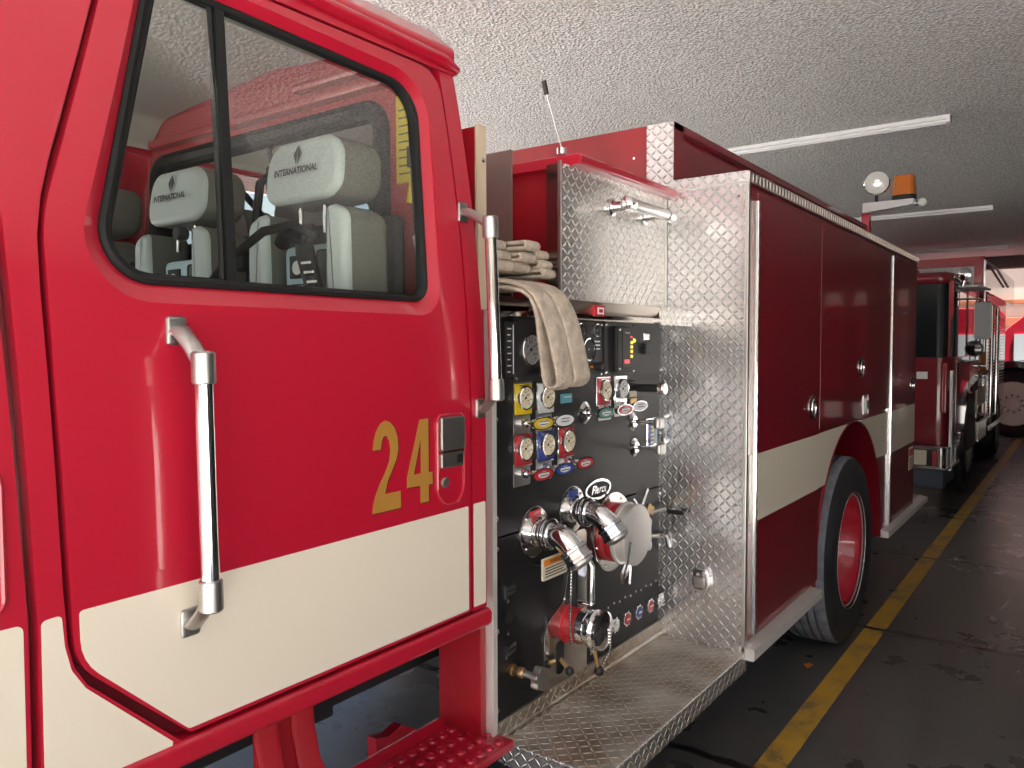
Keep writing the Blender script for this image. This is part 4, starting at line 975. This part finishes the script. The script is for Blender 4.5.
# piano hinges
def hinge(par, x, z0, z1):
    mb = MB(); mb.box(x-.016, x+.016, BY-.001, BY+.011, z0, z1, ALU, .001); mb.cyl((x, BY-.004, z0), (x, BY-.004, z1), .0075, CHROME, seg=10); z = z0+.02; k = 0
    while z < z1-.03:
        if k % 2: mb.cyl((x, BY-.004, z), (x, BY-.004, z+.026), .0095, CHROME, seg=10)
        z += .026; k += 1
    mb.build('piano_hinge', par)['label'] = 'bright continuous hinge'
hinge(d1, 3.302, .55, 2.39); hinge(d3, 6.112, .50, 2.42)
def dring(par, x, z):
    mb = MB(); mb.lathe((x, BY, z), (0, -1, 0), [(.065, 0), (.065, .004), (.058, .007), (.050, .007), (.046, -.006), (.0, -.008)], STEEL, 28, cap=False)
    mb.tube([(x+.036*math.cos(a*.524), BY-.008, z+.045*math.sin(a*.524)-.004) for a in range(12)], .006, CHROME, 8, closed=True)
    mb.build('door_latch', par)['label'] = 'round chrome ring latch'
dring(d1, 4.155, 1.470); dring(d2, 5.203, 1.655); dring(d3, 6.95, 1.475)
mb = MB(); mb.box(5.27, 5.39, BY-.004, BY, 1.352, 1.475, CAST, .006); mb.box(5.29, 5.345, BY-.012, BY-.003, 1.36, 1.46, WHITE, .006); mb.box(5.352, 5.378, BY-.02, BY-.003, 1.385, 1.44, INK, .006); mb.build('power_outlet', d2)['label'] = 'white and black outlet cover'
mb = MB(); mb.box(6.86, 7.03, BY-.003, BY, .80, .98, LABELC, .002)
mb.box(6.87, 7.02, BY-.005, BY-.002, .91, .965, TAGR)
for i in range(4): mb.box(6.88, 7.01, BY-.005, BY-.002, .815+i*.022, .822+i*.022, INK)
mb.build('caution_label', d3)['label'] = 'small pale label with red heading'
# rub rails
mb = MB()
mb.prism(rpoly([(BY-.046, .474, .006), (BY+.02, .474, .006), (BY+.02, .530, .006), (BY-.046, .522, .006)], 2), 3.19, 4.21, SATIN, 'X'); mb.build('rub_rail', T)['label'] = 'aluminium rub rail ahead of the rear wheel'
mb = MB(); mb.prism(rpoly([(BY-.046, .455, .006), (BY+.02, .455, .006), (BY+.02, .505, .006), (BY-.046, .497, .006)], 2), 5.90, 7.50, SATIN, 'X'); mb.build('rub_rail', T)['label'] = 'aluminium rub rail behind the rear wheel'
mb = MB(); mb.box(7.1, 7.55, 1.14, 2*CY-1.14, .47, .50, PL_XY); mb.build('tail_step', T)
# hose bed above the body
HY = 1.470; HT = 2.755
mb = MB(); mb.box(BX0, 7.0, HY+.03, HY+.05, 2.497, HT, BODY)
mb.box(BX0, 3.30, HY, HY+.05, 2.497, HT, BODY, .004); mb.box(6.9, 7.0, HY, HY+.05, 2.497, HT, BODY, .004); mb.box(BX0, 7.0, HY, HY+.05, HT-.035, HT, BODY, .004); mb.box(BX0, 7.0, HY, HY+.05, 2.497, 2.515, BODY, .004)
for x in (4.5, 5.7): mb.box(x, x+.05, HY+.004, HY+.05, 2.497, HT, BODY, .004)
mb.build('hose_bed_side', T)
mb = MB(); mb.box(BX0, 3.24, 1.60, 3.25, 2.40, HT, REDD, .004); hb = mb.build('hose_bed_front', T)
mb = MB(); mb.cyl((3.20, 1.66, 2.62), (3.192, 1.66, 2.62), .006, CHROME); mb.build('marker_stud', hb)
mb = MB(); mb.box(BX0-.006, BX0+.02, HY+.002, 1.60, 2.45, HT, PL_YZ, .003); mb.build('hose_bed_corner', T)['label'] = 'tread plate corner post'
mb = MB(); mb.box(BX0, 7.0, 2*CY-HY-.05, 2*CY-HY, 2.45, HT, BODY); mb.build('hose_bed_side', T)
mb = MB(); mb.box(BX0, 7.05, HY, 3.25, 2.45, 2.50, STEEL); mb.build('hose_bed_floor', T, smooth=0)
# beacon and spot lamp on the rear bracket
mb = MB(); mb.box(6.84, 6.90, 1.455, 1.515, 2.50, 2.85, RED, .004); post = mb.build('beacon_post', T)
mb = MB(); mb.prism([(1.50, 2.845), (1.50, 2.925), (1.130, 2.925), (1.130, 2.880)], 6.80, 6.94, WHITE, 'X', .004); mb.build('beacon_arm', post)['label'] = 'white lamp bracket'
mb = MB(); c = (6.87, 1.208)
mb.lathe((*c, 2.925), (0, 0, 1), [(.088, 0), (.088, .03), (.080, .034)], INK, 28)
mb.prism(rpoly([(c[0]-.085, c[1]-.085, .05), (c[0]+.085, c[1]-.085, .05), (c[0]+.085, c[1]+.085, .05), (c[0]-.085, c[1]+.085, .05)], 5), 2.957, 3.115, AMBER, 'Z', .012)
for v in mb.bm.verts:
    if v.co.z > 3.0: v.co.x = c[0]+(v.co.x-c[0])*.88; v.co.y = c[1]+(v.co.y-c[1])*.88
mb.build('beacon_lamp', post)['label'] = 'amber beacon on black base'
mb = MB(); sc = V((6.87, 1.412, 3.085)); dv = V((-1, -.28, -.12)).normalized()
mb.lathe(sc, dv, [(0, -.07), (.05, -.06), (.085, -.02), (.095, .01), (.098, .03), (.088, .036)], CHROME, 28, cap=False); mb.lathe(sc, dv, [(.088, .03), (.05, .04), (0, .044)], LENS, 28, cap=False)
mb.lathe(sc+dv*.042, dv, [(.03, 0), (.028, .01), (0, .012)], CHROME, 16); mb.tube([sc+V((.01, 0, -.09)), (6.872, 1.41, 2.96), (6.872, 1.41, 2.92)], .012, INK, 8)
mb.build('spot_lamp', post)['label'] = 'round chrome spot lamp'
mb = MB(); mb.cyl((6.87, 1.14, 2.895), (6.87, 1.10, 2.895), .02, CHROME); mb.ball((6.87, 1.08, 2.898), .034, LENS); mb.build('marker_lamp', post)

# ================================================================== HOSES IN THE CROSSLAY
def fold(z, f, back=2.6, r=.0092):
    p = [(back, z+r)]; p += [(f+r*0-r*math.sin(a), z+r*math.cos(a)) for a in [math.pi*k/8 for k in range(9)]]; p += [(back, z-r)]
    return p
def hose_path(mb, x, zf, w=.088, t=.0165):
    for z, f, dx in zf: mb.strap([(x+dx, y, zz) for y, zz in fold(z, f)], w, t, HOSE)
def drape(mb, x, w, ys=0., dx=.10, zb=1.655):
    # out of the bed, over the ledge, down, round the bottom and back up behind
    P = [(2.5, 2.005), (1.75, 2.003), (1.60, 2.0), (1.48, 1.99), (1.40, 1.965), (1.36, 1.89), (1.345, 1.80), (1.338, 1.72), (1.336, zb+.02), (1.346, zb), (1.366, zb-.01), (1.384, zb), (1.390, zb+.025), (1.388, 1.74), (1.386, 1.82), (1.384, 1.90), (1.41, 1.955), (1.50, 1.975), (1.62, 1.975), (2.4, 1.975)]
    n = len(P); pts = []
    for i, (y, z) in enumerate(P):
        k = max(0, min(1, (2.02-z)/.36)) if i > 2 else 0
        pts.append((x+dx*k, y+ys, z))
    # smooth the polyline once
    q = [V(pts[0])]
    for a, b in zip(pts, pts[1:]): q += [V(a)*.75+V(b)*.25, V(a)*.25+V(b)*.75]
    q.append(V(pts[-1])); mb.strap(q, w, .018, HOSE)
OFF = V((2.15, 2.0, 1.95))
mb = MB()
hose_path(mb, 2.035, [(2.112, 1.555, 0), (2.075, 1.535, 0), (2.044, 1.53, .01)])
hose_path(mb, 2.138, [(2.116, 1.50, .015), (2.078, 1.515, .01), (2.044, 1.53, 0)])
drape(mb, 2.030, .094, dx=.085, zb=1.662)
h = mb.build('fire_hose', None, loc=(2.1, 2.0, 1.95)); tag(h, 'canvas fire hose folded next to the cab, its loop hanging by the large white gauge', 'hose', 'canvas hoses in the crosslay')
mb = MB()
hose_path(mb, 2.243, [(2.095, 1.525, .0), (2.060, 1.51, .0), (2.030, 1.50, .005)], w=.085)
drape(mb, 2.127, .092, ys=-.004, dx=.085, zb=1.668)
h = mb.build('fire_hose', None, loc=(2.25, 2.0, 1.95)); tag(h, 'canvas fire hose folded against the tread plate door, its loop by the small black gauges', 'hose', 'canvas hoses in the crosslay')

# ================================================================== SECOND ENGINE, PARKED BEHIND
E = thing('fire_engine', 'flat fronted red fire engine with chrome mirrors parked nose-on behind the cream striped truck', 'fire engine', (12.8, 2.42, 0))
EY, EC = 1.20, 2.42; EF = 2*EC-EY
def mir(y): return 2*EC-y
mb = MB()
fc = rpoly([(9.78, EY+.01, .16), (12.25, EY+.01, 0), (12.25, EF-.01, 0), (9.78, EF-.01, .16)], 6)
mb.prism(fc, .62, 1.66, BODY, 'Z', .01)  # cab red darkened to paint in the dimness of the far bay
cab2 = mb.build('cab_body', E)
mb = MB(); mb.prism(rpoly([(9.80, EY+.02, .16), (12.2, EY+.02, 0), (12.2, EF-.02, 0), (9.80, EF-.02, .16)], 6), 2.46, 2.60, BODY, 'Z', .05)
mb.box(10.2, 10.9, 1.72, 3.1, 2.60, 2.72, BODY, .03); mb.build('cab_roof', E)
for y, sg in ((EY+.02, 1), (EF-.02, -1)):
    for x0, x1 in ((9.86, 9.96), (11.1, 11.2), (12.1, 12.25)):
        mb = MB(); mb.box(x0, x1, min(y, y+sg*.05), max(y, y+sg*.05), 1.64, 2.50, REDD, .01); mb.build('window_pillar', E)
mb = MB(); mb.tube([(9.85, EY+.03, 1.66), (9.87, EY+.03, 2.0), (9.92, EY+.04, 2.48)], .022, GREYP, 8); mb.build('windscreen_pillar', E)
mb = MB(); mb.box(9.79, 9.84, EC-.03, EC+.03, 1.66, 2.48, RED); mb.build('centre_pillar', E)
mb = MB(); gl = rpoly([(9.815, EY+.05, .14), (10.0, EY+.03, 0), (10.0, EF-.03, 0), (9.815, EF-.05, .14)], 6); mb.prism(gl, 1.66, 2.47, WSD, 'Z'); mb.build('windscreen', E, smooth=0)
mb = MB(); mb.box(9.98, 11.1, EY+.03, EY+.04, 1.66, 2.47, GL_DK); mb.box(11.2, 12.1, EY+.03, EY+.04, 1.66, 2.47, GL_DK); mb.build('side_window', E, smooth=0)
mb = MB(); mb.box(10.5, 12.1, EY+.2, EF-.2, 1.66, 2.3, TRIMD); mb.build('cab_interior', E, smooth=0)
mb = MB(); mb.box(10.02, 11.08, EY-.006, EY+.012, .80, 1.66, BODY, .006); mb.build('cab_door', E)
mb = MB(); mb.box(11.22, 12.1, EY-.006, EY+.012, 1.20, 1.66, BODY, .006); mb.build('cab_door', E)
mb = MB(); mb.box(9.765, 9.785, 1.45, 1.56, 1.42, 1.50, WHITE, .004); mb.build('number_plate', E)['label'] = 'blank grey plate'
mb = MB(); mb.box(9.72, 9.79, EY+.05, EY+.10, 1.05, 1.60, REDD, .015); mb.box(9.74, 9.78, 1.90, 2.94, 1.02, 1.30, STEEL, .01); mb.build('front_trim', E)
mb = MB(); mb.prism(rpoly([(9.50, EY+.02, .06), (10.0, EY+.0, 0), (10.0, EF, 0), (9.50, EF-.02, .06)], 5), .46, .70, STEEL, 'Z', .012); bmp = mb.build('front_bumper', E); bmp['label'] = 'polished steel bumper'
mb = MB(); mb.box(9.485, 9.51, 1.30, 1.58, .49, .67, INK, .004); mb.box(9.48, 9.50, 1.40, 1.56, .50, .66, LABELC, .004); mb.box(9.48, 9.50, 1.305, 1.345, .50, .66, TAGR, .004)
for z in (.455, .69): mb.box(9.48, 9.53, 1.22, 3.6, z, z+.02, CHROME, .004)
mb.build('bumper_panel', bmp)
mb = MB(); mb.box(9.60, 10.45, EY+.05, EF-.05, .24, .46, SKYB, .02); mb.build('under_guard', E)
mb = MB()
for x in (9.60, 9.75, 9.9, 10.05, 10.2): mb.box(x, x+.02, EY-.01, EY+.012, .48, .68, CHROME)
mb.box(9.58, 10.35, EY-.012, EY+.004, .46, .485, CHROME); mb.box(9.58, 10.35, EY-.012, EY+.004, .675, .70, CHROME); mb.build('step_grille', bmp)
mb = MB(); mb.box(9.60, 9.65, EY-.02, EY+.01, .44, 1.52, WHITE, .006); mb.build('corner_strip', E)['label'] = 'bright white corner strip'
mb = MB(); a3 = [(11.3+.62*math.cos(a), .53+.66*math.sin(a)) for a in [math.pi*k/20 for k in range(21)]]; mb.prism([(10.68, .5)]+a3[::-1]+[(11.92, .5)], EY-.008, EY+.3, INK); mb.build('wheel_opening', E, smooth=0)
for y, o in ((EY+.01, -1), (EF-.01, 1)):
    wheel(E, 'front_wheel', 11.3, y, .52, .28, o, CAST, .30, tread=TYRE); wheel(E, 'rear_wheel', 15.0, y, .52, .5, o, CAST, .30, tread=TYRE)
mb = MB(); mb.box(9.9, 16.3, EC-.45, EC+.45, .55, .8, FRAME); mb.build('chassis_rail', E, smooth=0)
# pump and body behind the cab
mb = MB(); mb.box(12.3, 13.25, EY+.03, EF-.03, .60, 2.30, RED, .006); mb.build('pump_house', E, smooth=0)
mb = MB(); mb.box(12.02, 13.0, EY-.03, EY+.03, .52, .80, PL_XZ, .004); mb.box(12.02, 13.2, EY-.06, EY+.2, .78, .80, PL_XY); mb.build('side_step', E)['label'] = 'bright tread plate side step'
mb = MB(); mb.box(12.02, 13.15, EY-.004, EY+.02, 1.24, 1.36, CREAM); mb.build('stripe', E, smooth=0)['label'] = 'white side stripe'
mb = MB(); mb.box(12.1, 13.1, EY-.004, EY+.03, .98, 1.20, LABELC, .004); mb.build('side_panel', E)['label'] = 'tan lower panel'
mb = MB(); mb.box(12.3, 12.9, EY-.012, EY+.03, 1.45, 1.70, ORANGE, .01); mb.build('side_sign', E)['label'] = 'orange side plate'
for x, z in ((12.25, 1.52), (12.6, 1.40), (12.8, 1.42), (12.4, 1.38)):
    mb = MB(); mb.lathe((x, EY+.03, z), (0, -1, 0), [(.05, 0), (.05, .03), (.03, .04), (.03, .10), (0, .10)], CHROME, 14); mb.build('pump_fitting', E)
for x in (13.25, 14.05):
    mb = MB(); mb.tube([(x, EY+.03, .72), (x, EY-.05, .76), (x, EY-.05, 2.36), (x, EY+.03, 2.40)], .028, CHROME, 10); mb.build('grab_rail', E)
mb = MB(); mb.box(13.3, 16.4, EY+.02, EF-.02, .62, 2.48, RED, .006); mb.build('body_shell', E, smooth=0)
for x0, x1 in ((13.34, 14.0), (14.12, 15.0), (15.08, 16.0)):
    mb = MB(); z0 = .70 if x0 < 14.1 else 1.18
    mb.box(x0, x1, EY+.004, EY+.03, z0, 2.25, ALU, .004)
    for i in range(int((2.22-z0)/.05)): mb.box(x0+.02, x1-.02, EY-.002, EY+.006, z0+.02+i*.05, z0+.055+i*.05, STEEL)
    mb.build('roller_shutter', E)
mb = MB(); mb.box(13.3, 16.4, EY-.04, EY+.02, .55, .63, STEEL, .006); mb.build('rub_rail', E)
mb = MB(); mb.box(11.5, 16.2, 1.09, mir(1.09), 2.48, 2.905, RED, .006); up = mb.build('roof_locker', E)
mb = MB(); mb.box(11.488, 11.502, 1.205, 2.9, 2.49, 2.785, WHITE, .003)
for i in range(22): mb.box(11.484, 11.490, 1.23+i*.075, 1.236+i*.075, 2.50, 2.775, CAST)
mb.build('grid_panel', up)['label'] = 'white ribbed front panel'
mb = MB(); mb.box(11.49, 11.53, 1.078, 1.10, 2.30, 2.86, CHROME, .004); mb.tube([(11.6, 1.09, 2.85), (12.6, 1.06, 2.84), (14.5, 1.06, 2.70)], .016, WHITE, 8); mb.build('locker_rail', up)
mb = MB(); mb.prism([(10.2, 2.47), (11.5, 2.50), (11.5, 2.47), (10.2, 2.44)], 1.02, 1.22, WHITE, bev=.006); mb.build('roof_shelf', E)['label'] = 'white roof shelf'
mb = MB(); mb.lathe((10.0, 1.14, 2.575), (-1, 0, 0), [(0, -.09), (.045, -.08), (.066, -.04), (.072, 0), (.066, .02), (.035, .03), (0, .034)], CHROME, 24); mb.cyl((10.03, 1.14, 2.52), (10.03, 1.16, 2.44), .02, CHROME); mb.build('siren_horn', E)['label'] = 'round chrome siren'
mb = MB(); mb.box(9.99, 10.05, .875, 1.040, 1.86, 2.265, CAST, .02); mb.box(9.975, 9.992, .885, 1.030, 1.875, 2.25, mat('mirror housing grey', (.30, .31, .33), .45), .006)
mb.tube([(10.02, 1.22, 2.30), (10.02, 1.0, 2.30), (10.02, .95, 2.27)], .012, CHROME, 8); mb.tube([(10.02, 1.22, 1.60), (10.02, 1.03, 1.62), (10.02, .99, 1.86)], .012, CHROME, 8)
mb.build('wing_mirror', E)['label'] = 'tall grey wing mirror'
mb = MB(); mb.lathe((10.02, 1.035, 1.755), (-1, 0, 0), [(.085, 0), (.09, .01), (.088, .03), (.08, .034)], INK, 24); mb.lathe((10.02, 1.035, 1.755), (-1, 0, 0), [(.08, .033), (.05, .040), (0, .042)], BLKG, 24, cap=False); mb.lathe((10.02, 1.035, 1.755), (1, 0, 0), [(.085, 0), (.06, .03), (0, .04)], INK, 24); mb.build('convex_mirror', E)['label'] = 'round convex mirror'
mb = MB(); mb.lathe((9.78, 1.78, 1.0), (-1, 0, 0), [(.10, 0), (.10, .02), (.08, .03), (0, .035)], CHROME, 20); mb.lathe((9.78, mir(1.78), 1.0), (-1, 0, 0), [(.10, 0), (.10, .02), (.08, .03), (0, .035)], CHROME, 20); mb.build('headlight', E)

# ================================================================== TRUCK OUTSIDE THE FAR OPENING (stands across the bay)
D = thing('truck', 'red truck with glossy black fender and alloy wheel standing outside the far opening', 'truck', (19.4, .2, 0))
mb = MB()   # wheel, turned to face the bay
cx, cy, r = 18.12, 1.19, .66
mb.lathe((cx, cy, r), (-1, 0, 0), [(.41, -.26), (.60, -.27), (r, -.22), (r, .0), (.61, .03), (.47, .035), (.415, .01)], TYRE, 48); tw = mb.build('front_wheel', D)
mb = MB(); mb.lathe((cx, cy, r), (-1, 0, 0), [(.44, .012), (.425, .02), (.41, -.02), (.36, -.03), (.20, -.06), (.15, -.03), (.12, .05), (0, .06)], SATIN, 40)
for k in range(10):
    a = 2*math.pi*k/10+.2; mb.lathe((cx-.0, cy+.285*math.cos(a), r+.285*math.sin(a)), (-1, 0, 0), [(.058, -.055), (.054, -.028), (0, -.029)], INK, 12); mb.cyl((cx+.04, cy+.165*math.cos(a), r+.165*math.sin(a)), (cx-.02, cy+.165*math.cos(a), r+.165*math.sin(a)), .018, INK, seg=8)
mb.build('wheel_rim', tw)['label'] = 'pale alloy rim with round holes'
mb = MB(); fa = [(cy+.78*math.cos(a), .64+.72*math.sin(a)) for a in [math.pi*k/24 for k in range(25)]]; fb = [(cy+.86*math.cos(a), .66+.84*math.sin(a)) for a in [math.pi*k/24 for k in range(25)]]
mb.prism(fa+fb[::-1], 17.86, 18.75, BLKG, 'X', .015); mb.prism(fa, 18.7, 18.75, INK, 'X'); mb.build('fender', D)['label'] = 'glossy black front fender'
mb = MB(); mb.prism([(2.3, .75), (2.3, 1.75), (1.62, 1.85), (1.35, 2.15), (.90, 2.55), (-.9, 2.60), (-.9, .75)], 18.75, 20.7, RED, 'X', .03); mb.build('cab_body', D)
mb = MB(); mb.box(18.72, 18.76, .05, 1.24, 1.50, 2.02, mat('cab window painted with sky', (.62, .68, .72), .15)); mb.box(18.71, 18.75, .0, 1.29, 1.44, 1.50, TRIMD); mb.build('side_window', D, smooth=0)  # opaque pale colour stands in for bright sky seen through the glass
mb = MB(); mb.box(18.7, 20.7, -4.0, -.9, .75, 2.7, RED, .02); mb.box(18.75, 20.6, -4.2, 2.2, .55, .8, FRAME); mb.build('cargo_body', D)
mb = MB(); mb.lathe((18.3, -3.2, .58), (-1, 0, 0), [(.41, -.26), (.60, -.27), (.58, 0), (.41, .01)], TYRE, 40); mb.build('rear_wheel', D)

# buildings across the yard
def building(name, label, x, y0, y1, h, wall_m, bands, wins, face=-1):
    t = thing(name, label, 'building', (x, (y0+y1)/2, 0))
    mb = MB(); mb.box(x, x+4*(-face), y0, y1, -.1, h, wall_m) if face < 0 else mb.box(x-4, x, y0, y1, -.1, h, wall_m); mb.build('wall', t, smooth=0)
    for z0, z1, m, d in bands:
        mb = MB(); mb.box(min(x, x+face*d), max(x, x+face*d), y0, y1, z0, z1, m, .01); mb.build('band', t, smooth=0)
    for a, b, z0, z1 in wins:
        mb = MB(); mb.box(min(x+face*.03, x-face*.05), max(x+face*.03, x-face*.05), a, b, z0, z1, GL_DK); mb.box(min(x+face*.05, x), max(x+face*.05, x), a, b, (z0+z1)/2-.03, (z0+z1)/2+.03, WHITE); mb.box(min(x+face*.05, x), max(x+face*.05, x), (a+b)/2-.03, (a+b)/2+.03, z0, z1, WHITE); mb.build('window', t, smooth=0)
    return t
building('building', 'sunlit pale building with terracotta bands seen through the far opening', 27.0, -9, 12, 7.0, FACADE, [(2.35, 2.60, ORB, .25), (3.0, 3.12, ORB, .12), (4.4, 4.5, PINK, .1)], [(-2.6, -.6, .9, 2.1), (.2, 1.6, .9, 2.1), (2.2, 4.2, .9, 2.1), (-2.2, -.8, 3.6, 4.3)])
mb = MB(); mb.cyl((24.5, 1.35, 0), (24.5, 1.35, 5.2), .035, FRAME); mb.lathe((24.5, 1.35, 2.9), (-1, 0, 0), [(.07, 0), (.07, .06), (0, .07)], INK, 14); o = mb.build('pole', None, loc=(24.5, 1.35, 0)); tag(o, 'thin dark pole with a round box in the sunny yard', 'pole')
building('building', 'pale street building facing the front of the bay', -22.0, -12, 14, 7.0, FACADE, [(3.0, 3.3, ORB, .2)], [(-6, -4, 1, 2.6), (-2, 0, 1, 2.6), (2, 4, 1, 2.6), (6, 8, 1, 2.6)], face=1)

# ================================================================== CEILING FIXTURES, LITTER
OFF = V((0, 0, 0))
def fixture(x, y0, y1, label):
    t = thing('ceiling_light', label, 'ceiling light', (x, (y0+y1)/2, 3.5), 'bare tube fixtures across the ceiling')
    mb = MB(); mb.prism([(x-.042, 3.5), (x-.042, 3.474), (x-.012, 3.464), (x+.012, 3.464), (x+.042, 3.474), (x+.042, 3.5)], y0, y1, WHITE, bev=.002); mb.build('housing', t)
    for dx in (-.029, .029):
        mb = MB(); mb.cyl((x+dx, y0+.03, 3.458), (x+dx, y1-.03, 3.458), .011, mat('unlit tube', (.88, .89, .92), .3) if 'unlit tube' not in MATS else MATS['unlit tube'], seg=12); mb.build('tube', t)
    mb = MB(); mb.box(x-.044, x+.044, y0, y0+.03, 3.444, 3.49, WHITE, .004); mb.box(x-.044, x+.044, y1-.03, y1, 3.444, 3.49, WHITE, .004); mb.build('end_cap', t)
fixture(6.75, .88, 3.32, 'ceiling tube fixture above the hose bed, between truck cab and amber beacon')
fixture(11.35, 1.00, 3.44, 'ceiling tube fixture seen just behind the amber beacon')
fixture(15.95, 1.17, 3.61, 'ceiling tube fixture just above the roof locker of the flat fronted engine')
OFF = V((0, 0, 0))
mb = MB(); random.seed(9)
for i in range(46):
    x, y = random.uniform(.8, 6.5), random.choice([random.uniform(-1.2, .8), random.uniform(2.0, 6.0)]); s = random.uniform(.006, .016)
    if 2.0 < y: s *= 1.6
    a = random.uniform(0, 6.3)
    mb.flat([(x+s*math.cos(a), y+s*math.sin(a), .002), (x+s*.5*math.cos(a+1.8), y+s*.5*math.sin(a+1.8), .007), (x-s*math.cos(a), y-s*math.sin(a), .004), (x+s*.5*math.cos(a-1.8), y+s*.5*math.sin(a-1.8), .003)], random.choice([INK, LABELC, BRASS, INK]))
o = mb.build('litter', None, smooth=0, loc=(3, 2, 0)); o['kind'] = 'stuff'; tag(o, 'scattered bits of grit and leaf on the concrete floor', 'litter')
mb = MB(); mb.flat([(4.42, 1.22, .004), (4.47, 1.20, .012), (4.51, 1.23, .006), (4.46, 1.255, .010)], ORANGE); o = mb.build('dry_leaf', None, smooth=0, loc=(4.46, 1.22, 0)); tag(o, 'small dry orange leaf on the floor in front of the rear tyre', 'leaf')

# ================================================================== LIGHT
w = bpy.data.worlds.new('sky'); S.world = w; w.use_nodes = True
nt = w.node_tree; bg = nt.nodes['Background']
sky = nt.nodes.new('ShaderNodeTexSky'); sky.sky_type = 'NISHITA'; sky.sun_disc = False; sky.sun_elevation = R(52); sky.sun_rotation = R(250); sky.air_density = 1.0; sky.dust_density = 3.0
nt.links.new(sky.outputs[0], bg.inputs[0]); bg.inputs[1].default_value = .10
sd = bpy.data.lights.new('sun', 'SUN'); sd.energy = 14.0; sd.angle = R(.6); sd.color = (1., .96, .90)
so = bpy.data.objects.new('sun', sd); COL.objects.link(so); so.rotation_euler = V((.10, .26, -.95)).to_track_quat('-Z', 'Y').to_euler(); so.location = (-10, -5, 12)
def portal(name, loc, d, sx, sy):
    l = bpy.data.lights.new(name, 'AREA'); l.shape = 'RECTANGLE'; l.size = sx; l.size_y = sy; l.cycles.is_portal = True
    o = bpy.data.objects.new(name, l); COL.objects.link(o); o.location = loc; o.rotation_euler = V(d).to_track_quat('-Z', 'Z').to_euler()
portal('front_portal', (-1.75, 1.1, 1.7), (1, 0, 0), 10.2, 3.5)
portal('side_portal', (-.6, -4.3, 1.7), (0, 1, 0), 2.2, 3.5)
portal('left_portal', (2.3, 6.5, 1.65), (0, -1, 0), 8., 3.3)
portal('rear_portal', (18.05, .5, 1.6), (-1, 0, 0), 6.2, 3.3)

# ================================================================== CAMERA
cd_ = bpy.data.cameras.new('camera'); cam = bpy.data.objects.new('camera', cd_); COL.objects.link(cam); S.camera = cam
F = 790.; cd_.sensor_fit = 'HORIZONTAL'; cd_.sensor_width = 36; cd_.lens = F/1024*36; cd_.clip_start = .05; cd_.clip_end = 200
yaw, pit, rol = R(36.2), R(2.62), R(.2)
f = V((math.cos(yaw), math.sin(yaw), 0)); r = V((math.sin(yaw), -math.cos(yaw), 0)); u = V((0, 0, 1))
f2 = f*math.cos(pit)-u*math.sin(pit); d = -(u*math.cos(pit)+f*math.sin(pit))
c, s = math.cos(rol), math.sin(rol)
rr, dd = r*c+d*s, r*-s+d*c
cam.matrix_world = Matrix(((rr.x, -dd.x, -f2.x, 0), (rr.y, -dd.y, -f2.y, 0), (rr.z, -dd.z, -f2.z, 1.78), (0, 0, 0, 1)))
vs = S.view_settings; S.display_settings.display_device = 'sRGB'
vs.view_transform = 'Standard'; vs.look = 'None'; vs.gamma = 1.; vs.use_curve_mapping = False; vs.exposure = 1.02
S.cycles.use_denoising = True; S.cycles.max_bounces = 10; S.cycles.transparent_max_bounces = 12
try: S.cycles.sample_clamp_indirect = 6.
except Exception: pass
